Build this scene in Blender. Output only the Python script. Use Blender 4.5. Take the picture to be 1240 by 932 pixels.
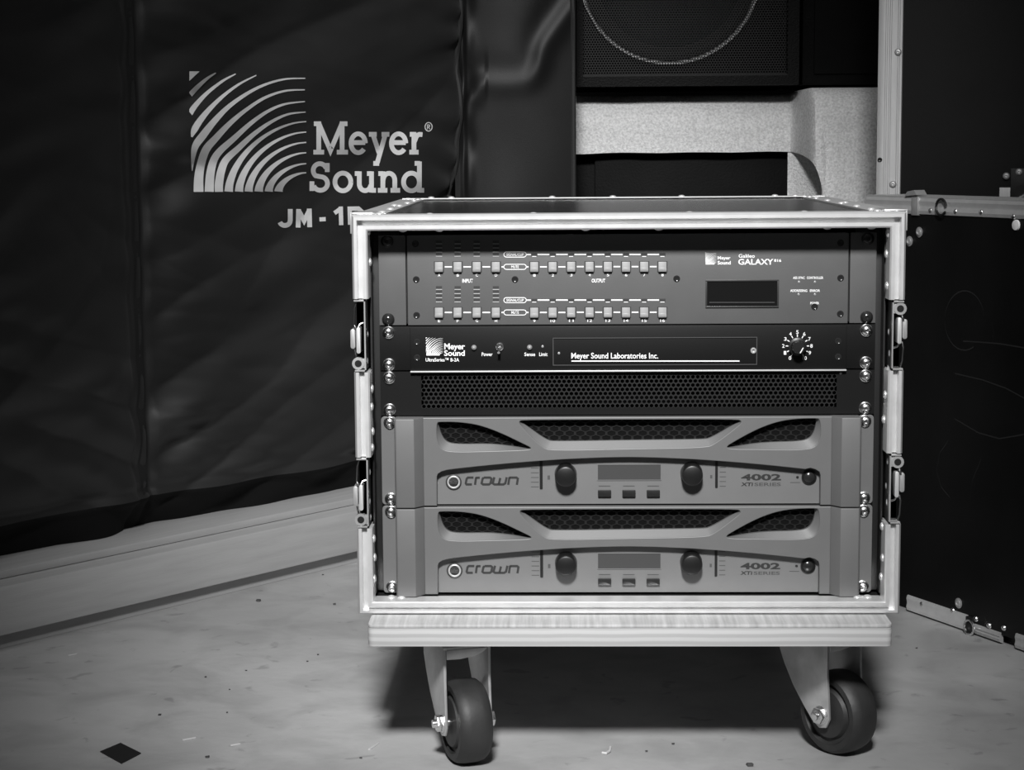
import bpy, bmesh, math, random
import numpy as np
from mathutils import Vector, Matrix, noise
random.seed(7)
for o in list(bpy.data.objects): bpy.data.objects.remove(o)
SC = bpy.context.scene
COL = SC.collection
PI = math.pi

# ---------------------------------------------------------------- camera
CAM = Vector((-0.0610, -1.8732, 0.6025))
PITCH, YAW, ROLL, FPX = math.radians(6.992), math.radians(-1.565), math.radians(-0.412), 2330.5
FW = Vector((math.sin(YAW)*math.cos(PITCH), math.cos(YAW)*math.cos(PITCH), -math.sin(PITCH)))
_r = Vector((math.cos(YAW), -math.sin(YAW), 0)); _u = _r.cross(FW)
RT = _r*math.cos(ROLL) + _u*math.sin(ROLL); UP = -_r*math.sin(ROLL) + _u*math.cos(ROLL)
cd = bpy.data.cameras.new('camera'); cam = bpy.data.objects.new('camera', cd); COL.objects.link(cam)
cd.sensor_fit = 'HORIZONTAL'; cd.sensor_width = 36; cd.lens = FPX/1240*36; cd.clip_end = 50; cd.clip_start = .05
cam.matrix_world = Matrix(((RT.x, UP.x, -FW.x, CAM.x), (RT.y, UP.y, -FW.y, CAM.y), (RT.z, UP.z, -FW.z, CAM.z), (0, 0, 0, 1)))
SC.camera = cam

# ---------------------------------------------------------------- world, lamps, exposure
w = bpy.data.worlds.new('world'); SC.world = w; w.use_nodes = True
w.node_tree.nodes['Background'].inputs[0].default_value = (1, 1, 1, 1)
w.node_tree.nodes['Background'].inputs[1].default_value = 0.025
def lamp_aim(o, tgt):
    o.rotation_euler = (Vector(tgt)-o.location).to_track_quat('-Z', 'Y').to_euler()
ld = bpy.data.lights.new('ceiling_spot', 'SPOT'); key = bpy.data.objects.new('ceiling_spot', ld); COL.objects.link(key)
key.location = (-0.14, -2.75, 2.45); lamp_aim(key, (-0.07, 0.40, 0.34)); key.scale = (.64, 1, 1)
ld.energy = 1060; ld.spot_size = math.radians(32); ld.spot_blend = 1.0; ld.shadow_soft_size = 0.22
ld = bpy.data.lights.new('overhead_fill', 'AREA'); tube = bpy.data.objects.new('overhead_fill', ld); COL.objects.link(tube)  # unseen area lamp added overhead for fold relief and soft fill
tube.location = (-0.35, -0.7, 2.7); lamp_aim(tube, (-0.3, 0.1, 0.3))
ld.shape = 'RECTANGLE'; ld.size = 0.5; ld.size_y = 1.2; ld.energy = 7
vs = SC.view_settings
vs.view_transform = 'Standard'; vs.look = 'None'; vs.gamma = 1; vs.use_curve_mapping = False; vs.exposure = 0.0

# ---------------------------------------------------------------- materials
MATS = {}
def mat(name, v, rough=.5, metal=0., bump=0., bscale=80., vary=0., vscale=20., spec=.5, sheen=0., stretch=None):
    if name in MATS: return MATS[name]
    m = bpy.data.materials.new(name); MATS[name] = m; m.use_nodes = True
    nt = m.node_tree; b = nt.nodes['Principled BSDF']
    b.inputs['Base Color'].default_value = (v, v, v, 1); b.inputs['Roughness'].default_value = rough
    b.inputs['Metallic'].default_value = metal; b.inputs['Specular IOR Level'].default_value = spec
    if sheen: b.inputs['Sheen Weight'].default_value = sheen
    tc = nt.nodes.new('ShaderNodeTexCoord'); src = tc.outputs['Object']
    if stretch:
        mp = nt.nodes.new('ShaderNodeMapping'); mp.inputs['Scale'].default_value = stretch
        nt.links.new(src, mp.inputs[0]); src = mp.outputs[0]
    if vary:
        n = nt.nodes.new('ShaderNodeTexNoise'); n.inputs['Scale'].default_value = vscale; n.inputs['Detail'].default_value = 6
        nt.links.new(src, n.inputs['Vector'])
        r = nt.nodes.new('ShaderNodeMapRange'); r.inputs['From Min'].default_value = .3; r.inputs['From Max'].default_value = .7
        r.inputs['To Min'].default_value = v*(1-vary); r.inputs['To Max'].default_value = v*(1+vary)
        nt.links.new(n.outputs['Fac'], r.inputs['Value']); nt.links.new(r.outputs[0], b.inputs['Base Color'])
    if bump:
        n = nt.nodes.new('ShaderNodeTexNoise'); n.inputs['Scale'].default_value = bscale; n.inputs['Detail'].default_value = 3
        nt.links.new(src, n.inputs['Vector'])
        bp = nt.nodes.new('ShaderNodeBump'); bp.inputs['Strength'].default_value = bump; bp.inputs['Distance'].default_value = .002
        nt.links.new(n.outputs['Fac'], bp.inputs['Height']); nt.links.new(bp.outputs[0], b.inputs['Normal'])
    return m
ALU = mat('aluminium', .80, .36, .62, vary=.06, vscale=60)
ALU_DULL = mat('dull_aluminium', .52, .5, .5, vary=.06, vscale=40, stretch=(6, 6, .6))
STEEL = mat('zinc_steel', .50, .38, .6, vary=.15, vscale=45)
CHROME = mat('bright_steel', .85, .22, 1.)
DARKSTEEL = mat('black_steel', .014, .4, .2)
SCREW_BLACK = mat('black_screw', .03, .2, .4)
LAMINATE = mat('black_laminate', .022, .22, vary=.2, vscale=12)
LIDBLACK = mat('scuffed_black_laminate', .0045, .45, bump=.05, bscale=700, vary=.35, vscale=9, spec=.25)
BLACKIN = mat('vent_depth_shade', .003, .8, spec=.1)  # near-black that puts the shade inside the vents into the colour
PANELGREY = mat('grey_panel_paint', .08, .5, bump=.04, bscale=900, vary=.05, vscale=30)
PANELBLACK = mat('black_panel_paint', .0045, .5, bump=.04, bscale=900, spec=.2)
AMPGREY = mat('silver_grey_plastic', .112, .48, vary=.03, vscale=40)
AMPLIGHT = mat('pale_grey_plastic', .138, .45, vary=.03, vscale=40)
BTN = mat('grey_button', .22, .4)
WHITE = mat('white_print', .80, .6)
INK = mat('black_ink', .02, .5)
GREYINK2 = mat('light_grey_ink', .40, .6)
GREYINK = mat('grey_ink', .055, .6)
PLASTICBLACK = mat('black_plastic', .015, .3)
KNOB = mat('knob_rubber', .008, .35)
GLASS = mat('display_glass', .008, .12)
LCD = mat('lcd_film', .055, .25)
RUBBER = mat('black_rubber', .022, .55, bump=.1, bscale=200, vary=.3, vscale=30)
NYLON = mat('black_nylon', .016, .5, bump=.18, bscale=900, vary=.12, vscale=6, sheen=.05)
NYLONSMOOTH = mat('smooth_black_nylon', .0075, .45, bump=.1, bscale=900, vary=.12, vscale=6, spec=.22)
BINDING = mat('black_webbing', .012, .7, bump=.2, bscale=600)
PRINT = mat('silver_screenprint', .66, .6, vary=.1, vscale=25)
FELT = mat('pale_felt', .88, .95, bump=1., bscale=420, vary=.22, vscale=260)
CABBLACK = mat('black_cabinet_paint', .004, .6, bump=.25, bscale=260, vary=.3, vscale=20, spec=.12)
GRILLE = mat('grille_steel', .016, .35, .2, spec=.3)
CONE = mat('paper_cone', .008, .7)
TAPE = mat('black_tape', .01, .6)
CHALK = mat('chalk_smear', .0058, .9)
WALL = mat('dark_wall_paint', .008, .8, bump=.1, bscale=60, vary=.2, vscale=3)
CRUMB = mat('dark_crumb', .05, .8)
CHIP = mat('pale_wood_chip', .5, .8)
def concrete():
    m = mat('concrete', .33, .62, bump=.25, bscale=70)
    nt = m.node_tree; b = nt.nodes['Principled BSDF']; tc = nt.nodes.new('ShaderNodeTexCoord')
    def nz(s, d, lo, hi, a, c):
        n = nt.nodes.new('ShaderNodeTexNoise'); n.inputs['Scale'].default_value = s; n.inputs['Detail'].default_value = d
        n.inputs['Distortion'].default_value = .6
        nt.links.new(tc.outputs['Object'], n.inputs['Vector'])
        r = nt.nodes.new('ShaderNodeMapRange'); r.inputs['From Min'].default_value = lo; r.inputs['From Max'].default_value = hi
        r.inputs['To Min'].default_value = a; r.inputs['To Max'].default_value = c
        nt.links.new(n.outputs['Fac'], r.inputs['Value']); return r.outputs[0]
    def mul(a, c):
        x = nt.nodes.new('ShaderNodeMath'); x.operation = 'MULTIPLY'
        for i, s in enumerate((a, c)):
            if isinstance(s, float): x.inputs[i].default_value = s
            else: nt.links.new(s, x.inputs[i])
        return x.outputs[0]
    big = nz(2.6, 5, .35, .65, .82, 1.12); mid = nz(11, 8, .3, .55, .82, 1.05); spots = nz(30, 5, .30, .36, .75, 1.0)
    nt.links.new(mul(mul(mul(big, mid), spots), .37), b.inputs['Base Color'])
    return m
def plywood(name, v, axis_stretch, layers=False):
    m = mat(name, v, .6, bump=.12, bscale=60, vary=.2, vscale=9, stretch=axis_stretch)
    if layers:
        nt = m.node_tree; b = nt.nodes['Principled BSDF']; tc = nt.nodes.new('ShaderNodeTexCoord')
        s = nt.nodes.new('ShaderNodeSeparateXYZ'); nt.links.new(tc.outputs['Object'], s.inputs[0])
        n = nt.nodes.new('ShaderNodeTexNoise'); n.inputs['Scale'].default_value = 14; nt.links.new(tc.outputs['Object'], n.inputs['Vector'])
        a = nt.nodes.new('ShaderNodeMath'); a.operation = 'MULTIPLY_ADD'; a.inputs[1].default_value = .0022
        nt.links.new(n.outputs['Fac'], a.inputs[0]); nt.links.new(s.outputs['Z'], a.inputs[2])
        q = nt.nodes.new('ShaderNodeMath'); q.operation = 'MULTIPLY'; q.inputs[1].default_value = 2*PI/.0072; nt.links.new(a.outputs[0], q.inputs[0])
        c = nt.nodes.new('ShaderNodeMath'); c.operation = 'SINE'; nt.links.new(q.outputs[0], c.inputs[0])
        r = nt.nodes.new('ShaderNodeMapRange'); r.inputs['From Min'].default_value = -.5; r.inputs['From Max'].default_value = .4
        r.inputs['To Min'].default_value = v*.85; r.inputs['To Max'].default_value = v*1.08
        nt.links.new(c.outputs[0], r.inputs['Value']); nt.links.new(r.outputs[0], b.inputs['Base Color'])
    return m
CONCRETE = concrete()
PLYTOP = plywood('plywood_face', .40, (26, 1.2, 1))
PLYEDGE = plywood('plywood_edge', .42, (1, 1, 1), True)
TIMBER = mat('pale_timber', .36, .6, bump=.1, bscale=50, vary=.07, vscale=7, stretch=(1.3, 14, 14))

# ---------------------------------------------------------------- geometry helpers
WM = {}
def ray(a, b): return FW + RT*((a-620)/FPX) - UP*((b-466)/FPX)
def pix(a, b, y):                       # pixel -> point on the vertical plane y = const
    d = ray(a, b); return CAM + d*((y-CAM.y)/d.y)
def pixz(a, b, z):                      # pixel -> point on a level plane
    d = ray(a, b); return CAM + d*((z-CAM.z)/d.z)
def pixp(a, b, P, n):
    d = ray(a, b); return CAM + d*(n.dot(P-CAM)/n.dot(d))
def proj(p):
    d = Vector(p)-CAM; D = d.dot(FW); return 620+FPX*d.dot(RT)/D, 466-FPX*d.dot(UP)/D
class MB:
    def __init__(s): s.v = []; s.f = []
    def add(s, vs, fs):
        n = len(s.v); s.v += [tuple(p) for p in vs]; s.f += [tuple(i+n for i in f) for f in fs]; return s
    def box(s, x0, x1, y0, y1, z0, z1):
        if x0 > x1: x0, x1 = x1, x0
        if y0 > y1: y0, y1 = y1, y0
        if z0 > z1: z0, z1 = z1, z0
        return s.add([(x0,y0,z0),(x1,y0,z0),(x1,y1,z0),(x0,y1,z0),(x0,y0,z1),(x1,y0,z1),(x1,y1,z1),(x0,y1,z1)],
                     [(0,3,2,1),(4,5,6,7),(0,1,5,4),(1,2,6,5),(2,3,7,6),(3,0,4,7)])
    def prism(s, poly, axis, a0, a1):   # poly 2D in the other two axes (x,z for 'y'; x,y for 'z'; y,z for 'x')
        n = len(poly)
        def P(p, a): return {'y': (p[0], a, p[1]), 'z': (p[0], p[1], a), 'x': (a, p[0], p[1])}[axis]
        return s.add([P(p, a0) for p in poly]+[P(p, a1) for p in poly],
                     [tuple(range(n)), tuple(range(2*n-1, n-1, -1))]+[(i, i+n, (i+1) % n+n, (i+1) % n) for i in range(n)])
    def lathe(s, prof, n, c=(0,0,0), axis='y', sign=1):  # prof (r, h) ; h along axis*sign
        vs = []; fs = []
        for r, h in prof:
            for k in range(n):
                a = 2*PI*k/n; ca, sa = r*math.cos(a), r*math.sin(a); h2 = h*sign
                vs.append({'y': (c[0]+ca, c[1]+h2, c[2]+sa), 'z': (c[0]+ca, c[1]+sa, c[2]+h2), 'x': (c[0]+h2, c[1]+ca, c[2]+sa)}[axis])
        for j in range(len(prof)-1):
            for k in range(n): fs.append((j*n+k, j*n+(k+1) % n, (j+1)*n+(k+1) % n, (j+1)*n+k))
        fs.append(tuple(range(n))); fs.append(tuple((len(prof)-1)*n+k for k in range(n)))
        return s.add(vs, fs)
    def tube(s, pts, r, n=8, closed=False):
        pts = [Vector(p) for p in pts]; m = len(pts); vs = []; fs = []
        up = Vector((0.31, .22, .93)).normalized()
        for i, p in enumerate(pts):
            if closed: t = pts[(i+1) % m]-pts[i-1]
            else: t = pts[min(i+1, m-1)]-pts[max(i-1, 0)]
            t.normalize(); a = t.cross(up); a.normalize(); b = t.cross(a)
            for k in range(n):
                q = 2*PI*k/n; vs.append(p+a*(r*math.cos(q))+b*(r*math.sin(q)))
        for i in range(m if closed else m-1):
            j = (i+1) % m
            for k in range(n): fs.append((i*n+k, i*n+(k+1) % n, j*n+(k+1) % n, j*n+k))
        if not closed: fs += [tuple(range(n)), tuple((m-1)*n+k for k in range(n))]
        return s.add(vs, fs)
    def loft(s, A, B, closed=True):
        n = len(A); return s.add(list(A)+list(B), [(i, (i+1) % n, n+(i+1) % n, n+i) for i in range(n if closed else n-1)])
    def mesh(s, name, bevel=0, angle=35, merge=False):
        me = bpy.data.meshes.new(name); bm = bmesh.new()
        vv = [bm.verts.new(p) for p in s.v]
        for f in s.f:
            try: bm.faces.new([vv[i] for i in f])
            except ValueError: pass
        if merge: bmesh.ops.remove_doubles(bm, verts=bm.verts, dist=1e-5)
        bmesh.ops.recalc_face_normals(bm, faces=bm.faces)
        if bevel:
            es = [e for e in bm.edges if len(e.link_faces) == 2 and e.calc_face_angle(0) > .6]
            bmesh.ops.bevel(bm, geom=es, offset=bevel, segments=2, profile=.6, affect='EDGES', clamp_overlap=True)
        bm.to_mesh(me); bm.free()
        me.polygons.foreach_set('use_smooth', [True]*len(me.polygons)); me.set_sharp_from_angle(angle=math.radians(angle))
        return me
    def build(s, name, m, parent=None, bevel=0, angle=35, local=False, merge=False):
        me = s.mesh(name, bevel, angle, merge)
        if parent is not None and not local: me.transform(WM[parent.as_pointer()].inverted())
        return link(name, me, m, parent)
def link(name, me, m, parent=None):
    if m is not None and len(me.materials) == 0: me.materials.append(m)
    o = bpy.data.objects.new(name, me); COL.objects.link(o)
    if parent is not None: o.parent = parent; WM[o.as_pointer()] = WM[parent.as_pointer()].copy()
    else: WM[o.as_pointer()] = Matrix.Identity(4)
    return o
KEEP = []
def thing(name, label, cat, loc=(0,0,0), rz=0, group=None):
    o = bpy.data.objects.new(name, None); COL.objects.link(o); o.empty_display_size = .05
    o.location = loc; o.rotation_euler = (0, 0, rz); KEEP.append(o)
    WM[o.as_pointer()] = Matrix.Translation(Vector(loc)) @ Matrix.Rotation(rz, 4, 'Z')
    o['label'] = label; o['category'] = cat
    if group: o['group'] = group
    return o
def tag(o, label, cat, group=None):
    o['label'] = label; o['category'] = cat
    if group: o['group'] = group
    return o
def struct(o): o['kind'] = 'structure'; return o
def at(name, me, parent, p, m=None, rot=None):          # shared mesh placed at a world point under parent
    o = link(name, me, m, parent); M = WM[parent.as_pointer()].inverted(); o.location = M @ Vector(p)
    if rot: o.rotation_euler = rot
    return o
def copy_tree(o, parent=None):
    c = o.copy(); COL.objects.link(c); c.parent = parent
    for ch in o.children: copy_tree(ch, c)
    return c
# flat pieces in the x,z plane facing the camera (-y)
def curve_plate(name, loops, y0, y1, m, parent, bevel=0):
    cu = bpy.data.curves.new(name, 'CURVE'); cu.dimensions = '2D'; cu.fill_mode = 'BOTH'
    for L in loops:
        sp = cu.splines.new('POLY'); sp.points.add(len(L)-1); sp.use_cyclic_u = True
        for i, (x, z) in enumerate(L): sp.points[i].co = (x, z, 0, 1)
    t = abs(y1-y0)/2
    cu.extrude = t-bevel; cu.bevel_depth = bevel; cu.bevel_resolution = 1; cu.offset = -bevel
    tmp = bpy.data.objects.new('tmp', cu); COL.objects.link(tmp)
    me = bpy.data.meshes.new_from_object(tmp.evaluated_get(bpy.context.evaluated_depsgraph_get()))
    bpy.data.objects.remove(tmp); bpy.data.curves.remove(cu); me.name = name
    yc = (y0+y1)/2
    me.transform(Matrix(((1,0,0,0),(0,0,-1,yc),(0,1,0,0),(0,0,0,1))))
    me.transform(WM[parent.as_pointer()].inverted())
    me.polygons.foreach_set('use_smooth', [True]*len(me.polygons)); me.set_sharp_from_angle(angle=math.radians(30))
    return link(name, me, m, parent)
def text_mesh(s, bold=0.0, shear=0.0):
    cu = bpy.data.curves.new('t', 'FONT'); cu.body = s; cu.size = 1; cu.offset = bold; cu.shear = shear; cu.resolution_u = 3
    tmp = bpy.data.objects.new('tmp', cu); COL.objects.link(tmp)
    me = bpy.data.meshes.new_from_object(tmp.evaluated_get(bpy.context.evaluated_depsgraph_get()))
    bpy.data.objects.remove(tmp); bpy.data.curves.remove(cu)
    return me
def text_px(name, s, a0, a1, b0, b1, y, m, parent, bold=0.0, shear=0.0, mapf=None):
    """lettering fitted to a pixel box and laid on the plane y (or mapf)"""
    me = text_mesh(s, bold, shear); me.name = name
    co = [v.co.copy() for v in me.vertices]
    x0 = min(c.x for c in co); x1 = max(c.x for c in co); y0 = min(c.y for c in co); y1 = max(c.y for c in co)
    f = mapf or (lambda a, b: pix(a, b, y))
    for v, c in zip(me.vertices, co):
        v.co = f(a0+(a1-a0)*(c.x-x0)/(x1-x0), b1-(b1-b0)*(c.y-y0)/(y1-y0))
    me.transform(WM[parent.as_pointer()].inverted())
    return link(name, me, m, parent)
def strokes_px(mb, polys, f, width):
    """polys: polylines in pixel space thickened to width, mapped by f(a,b)"""
    for P in polys:
        n = len(P); L = []; R = []
        for i in range(n):
            p0 = P[max(i-1, 0)]; p1 = P[min(i+1, n-1)]
            d0 = (P[i][0]-p0[0], P[i][1]-p0[1]); d1 = (p1[0]-P[i][0], p1[1]-P[i][1])
            l0 = math.hypot(*d0); l1 = math.hypot(*d1)
            if l0 < 1e-9: d0, l0 = d1, l1
            if l1 < 1e-9: d1, l1 = d0, l0
            t = (d0[0]/l0+d1[0]/l1, d0[1]/l0+d1[1]/l1); lt = math.hypot(*t) or 1
            nx, ny = -t[1]/lt, t[0]/lt
            k = width/2/max(.35, (nx*-d1[1]+ny*d1[0])/l1 if l1 else 1)
            L.append((P[i][0]+nx*k, P[i][1]+ny*k)); R.append((P[i][0]-nx*k, P[i][1]-ny*k))
        vs = [f(*p) for p in L]+[f(*p) for p in R]
        mb.add(vs, [(i, i+1, n+i+1, n+i) for i in range(n-1)])
def arcp(cx, cy, rx, ry, a0, a1, n=20):
    return [(cx+rx*math.cos(math.radians(a0+(a1-a0)*i/n)), cy+ry*math.sin(math.radians(a0+(a1-a0)*i/n))) for i in range(n+1)]
SLAB = {  # slab serif capitals and lower case as strokes: (advance, polylines) with y up, cap height 1
 'M': (1.42, [[(.22,.0),(.22,1)],[(1.18,0),(1.18,1)],[(.2,.98),(.70,.12),(1.2,.98)],[(0,.07),(.44,.07)],[(.96,.07),(1.42,.07)],[(.02,.93),(.24,.93)],[(1.16,.93),(1.4,.93)]]),
 'e': (.76, [arcp(.37,.34,.295,.285,-38,-360,26),[(.08,.36),(.66,.36)]]),
 'y': (.80, [[(.16,.62),(.42,.04)],[(.68,.62),(.34,-.26)],[(.0,.61),(.32,.61)],[(.52,.61),(.84,.61)],[(.18,-.27),(.42,-.27)]]),
 'r': (.52, [[(.19,0),(.19,.68)],[(0,.07),(.38,.07)],[(.02,.61),(.2,.61)],[(.2,.38)]+arcp(.44,.40,.2,.21,160,95,8)+[(.54,.6)]]),
 'S': (.84, [[(.68,.66),(.68,.95)],arcp(.40,.71,.25,.22,20,230,16)+[(.36,.52)]+arcp(.42,.29,.27,.22,70,-160,18),[(.1,.05),(.1,.36)]]),
 'o': (.78, [arcp(.38,.34,.30,.285,0,360,30)]),
 'u': (.82, [[(.17,.68),(.17,.3)]+arcp(.39,.28,.22,.22,180,350,12),[(.63,.68),(.63,.0)],[(.0,.61),(.18,.61)],[(.46,.61),(.64,.61)],[(.62,.07),(.8,.07)]]),
 'n': (.84, [[(.19,0),(.19,.68)],[(.19,.36)]+arcp(.42,.40,.22,.22,170,0,12)+[(.64,.07)],[(0,.07),(.36,.07)],[(.48,.07),(.84,.07)],[(.02,.61),(.2,.61)]]),
 'd': (.84, [arcp(.38,.34,.30,.285,0,360,30),[(.68,.0),(.68,1)],[(.5,.94),(.7,.94)],[(.67,.07),(.86,.07)]]),
}
def slab_word(mb, word, a0, a1, base, cap, f, wd, gap=.06):
    adv = sum(SLAB[c][0]+gap for c in word)-gap; k = (a1-a0)/adv; x = 0
    for c in word:
        ad, pls = SLAB[c]
        strokes_px(mb, [[(a0+(x+p[0])*k, base-p[1]*cap) for p in pl] for pl in pls], f, wd); x += ad+gap
ARCS = [  # centre line and width of each band of the emblem, inside an 825 x 850 box, y down
 [(212,48,8),(150,88,20),(80,150,32),(30,203,36)],
 [(352,55,8),(260,105,18),(150,190,26),(70,275,36),(28,335,42)],
 [(497,65,8),(380,125,16),(270,205,24),(170,300,34),(100,385,44),(60,450,44),(42,500,12)],
 [(842,86,8),(700,92,13),(560,130,18),(430,195,24),(300,288,32),(200,390,44),(120,490,54),(70,560,50),(52,640,30),(45,740,4)],
 [(840,167,8),(700,175,14),(560,222,20),(430,305,26),(310,405,36),(210,510,48),(145,585,56),(110,680,58),(92,780,64),(90,887,70)],
 [(840,250,8),(700,268,15),(580,318,22),(460,402,30),(340,510,40),(240,600,48),(195,670,54),(172,770,60),(165,887,65)],
 [(845,324,8),(720,340,15),(600,395,23),(480,480,32),(370,580,42),(285,660,50),(250,740,56),(234,830,59),(234,887,58)]]
for _yr, _xb, _w in ((391,302,61),(465,375,60),(538,443,59),(611,514,62),(688,585,60),(752,654,62)):
    ARCS.append([(850-(850-_xb)*math.sin(t)**(2/1.75), 887-(887-_yr)*math.cos(t)**(2/1.75), 8+(_w-8)*(t/(PI/2))**1.25) for t in (0.0, .2, .4, .6, .8, 1.0, 1.2, 1.4, PI/2)])
def arcs_mark(mb, x0, x1, y0, y1, f, nseg=8):
    """square of fanned arcs, thick at the bottom and thin at the right (pixel space)"""
    W, H = x1-x0, y1-y0
    for P in ARCS:
        Q = []
        for i in range(len(P)-1):            # Catmull-Rom
            p0, p1, p2, p3 = P[max(i-1, 0)], P[i], P[i+1], P[min(i+2, len(P)-1)]
            for k in range(nseg+(1 if i == len(P)-2 else 0)):
                t = k/nseg
                Q.append([.5*(2*p1[j]+(p2[j]-p0[j])*t+(2*p0[j]-5*p1[j]+4*p2[j]-p3[j])*t*t+(3*p1[j]-p0[j]-3*p2[j]+p3[j])*t**3) for j in range(3)])
        L = []; R_ = []
        for i, q in enumerate(Q):
            a, b_ = Q[max(i-1, 0)], Q[min(i+1, len(Q)-1)]; dx, dy = b_[0]-a[0], b_[1]-a[1]; l = math.hypot(dx, dy) or 1
            nx, ny = -dy/l*q[2]/2, dx/l*q[2]/2
            for T, sg in ((L, 1), (R_, -1)):
                T.append(f(x0+W*min(1, max(0, (q[0]+sg*nx-25)/825)), y0+H*min(1, max(0, (q[1]+sg*ny-37)/850))))
        n = len(L); mb.add(L+R_, [(i, i+1, n+i+1, n+i) for i in range(n-1)])
    mb.add([f(x0, y0), f(x0+.088*W, y0), f(x0, y0+.080*H)], [(0, 1, 2)])
def rrect(x0, x1, z0, z1, r, n=4):
    L = []
    for cx, cz, a in ((x1-r, z1-r, 0), (x0+r, z1-r, 90), (x0+r, z0+r, 180), (x1-r, z0+r, 270)):
        L += [(cx+r*math.cos(math.radians(a+90*i/n)), cz+r*math.sin(math.radians(a+90*i/n))) for i in range(n+1)]
    return L
def hexgrid(mb, x0, x1, z0, z1, y, px, pz, rx, rz, n=6, depth=.0):
    """perforated sheet: staggered cells, each a ring between its cell outline and the hole"""
    rows = int(round((z1-z0)/pz)); cols = int(round((x1-x0)/px)); pz = (z1-z0)/rows; px = (x1-x0)/(cols+.5)
    for j in range(rows):
        for i in range(cols):
            cx = x0+px*(i+.5+(.5 if j % 2 else 0)); cz = z0+pz*(j+.5)
            o = []; h = []
            ox, oz = px/2*1.002, pz*2/3*1.002
            for k in range(6):
                a = PI/6+k*PI/3
                o.append((cx+ox/math.cos(PI/6)*math.cos(a), y, cz+oz*math.sin(a)))
                h.append((cx+rx*math.cos(a), y, cz+rz*math.sin(a)))
            if depth:
                g = [(q[0], y+depth, q[2]) for q in h]
                mb.loft(o, h); mb.loft(h, g)
            else: mb.loft(o, h)

# ---------------------------------------------------------------- the room
Z0 = .165                   # underside of the gear stack
U = .04445
b = MB(); b.box(-4, 4, -5, 2.6, -.05, 0); struct(b.build('floor', CONCRETE))
b = MB(); b.box(-4, 4, 2.5, 2.6, 0, 2.8); struct(b.build('wall_back', WALL))

# ---------------------------------------------------------------- rack case
CW, CF, CB, CT, CD = .263, -.041, .1526, .541, .53
case = thing('rack_case', 'black rack case with bright aluminium edges and open front, standing on the plywood dolly', 'rack case', (0, .25, CB))
def rail(name, side, t0, t1, m0, m1, tw):
    """front edging along one side; t0,t1 along it, m0/m1 = mitred ends"""
    k = tw/.0135
    prof = [(0,-.006),(0,-.0380),(.0018,-.041),(.0044,-.041),(.0050,-.0335),(.0086,-.0335),(.0092,-.0405),(.0122,-.0405),(.0135,-.0390),(.0135,-.016),(.0115,-.016),(.0115,-.006)]
    A = []; B = []
    for t, y in prof:
        t *= k
        def P(s, mi, sg):
            s2 = s+(t*(TW/TWB if side == 'bottom' else TWB/TW if side in ('left', 'right') and sg > 0 else 1) if mi else 0)*sg
            return {'top': (s2, y, CT-t), 'bottom': (s2, y, CB+t), 'left': (-CW+t, y, s2), 'right': (CW-t, y, s2)}[side]
        A.append(P(t0, m0, 1)); B.append(P(t1, m1, -1))
    n = len(A); b = MB(); b.add(A+B, [(i, (i+1) % n, n+(i+1) % n, n+i) for i in range(n)]+[tuple(range(n)), tuple(range(2*n-1, n-1, -1))])
    return b.build(name, ALU, case, angle=25)
TW, TWB = .0150, .0124
rail('front_edging', 'top', -CW, CW, 1, 1, TW); rail('front_edging', 'bottom', -CW, CW, 1, 1, TWB)
def zpx(a, b_): return pix(a, b_, CF).z
LZ = [(zpx(436, 362), zpx(436, 451)), (zpx(440, 554), zpx(440, 640))]      # latch recesses, left
RZ = [(zpx(1088, 363), zpx(1086, 449)), (zpx(1084, 549), zpx(1082, 635))]
for side, Z in (('left', LZ), ('right', RZ)):
    rail('front_edging', side, Z[0][0], CT, 0, 1, TW); rail('front_edging', side, Z[1][0], Z[0][1], 0, 0, TW); rail('front_edging', side, CB, Z[1][1], 1, 0, TW)
b = MB(); b.box(-CW+.0012, CW-.0012, -.018, CD, CT-.0105, CT-.0012); b.build('top_panel', LAMINATE, case)
b = MB(); b.box(-CW+.0012, CW-.0012, -.018, CD, CB+.0012, CB+.0105); b.build('bottom_panel', LAMINATE, case)
for s, Z in ((-1, LZ), (1, RZ)):
    # side panel with two latch cut-outs at its front edge
    poly = [(CD, CB+.0105), (CD, CT-.0105), (-.018, CT-.0105)]
    for z0, z1 in ((Z[0][1], Z[0][0]), (Z[1][1], Z[1][0])): poly += [(-.018, z0+.002), (.05, z0+.002), (.05, z1-.002), (-.018, z1-.002)]
    poly += [(-.018, CB+.0105)]
    x0, x1 = s*(CW-.0012), s*(CW-.0105)
    b = MB(); b.prism(poly, 'x', min(x0, x1), max(x0, x1)); b.build('side_panel', LAMINATE, case)
b = MB(); b.box(-CW+.0105, CW-.0105, CD-.009, CD, CB+.0105, CT-.0105); b.build('back_panel', LAMINATE, case)
# angles on the long edges
for s in (-1, 1):
    for zz, sg in ((CT, -1), (CB, 1)):
        b = MB(); xo = s*CW
        b.prism([(xo+s*.0004, zz-sg*.0004), (xo-s*.030, zz-sg*.0004), (xo-s*.030, zz+sg*.0012), (xo-s*.0012, zz+sg*.0012), (xo-s*.0012, zz+sg*.026), (xo+s*.0004, zz+sg*.026)], 'y', -.006, CD+.0004)
        b.build('edge_angle', ALU_DULL, case)
b = MB(); b.prism([(CD-.020, CT+.0016), (CD+.0022, CT+.0016), (CD+.0022, CT-.026), (CD+.0006, CT-.026), (CD+.0006, CT+.0006), (CD-.020, CT+.0006)], 'x', -CW+.003, CW-.003); b.build('edge_angle', ALU, case)
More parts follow.
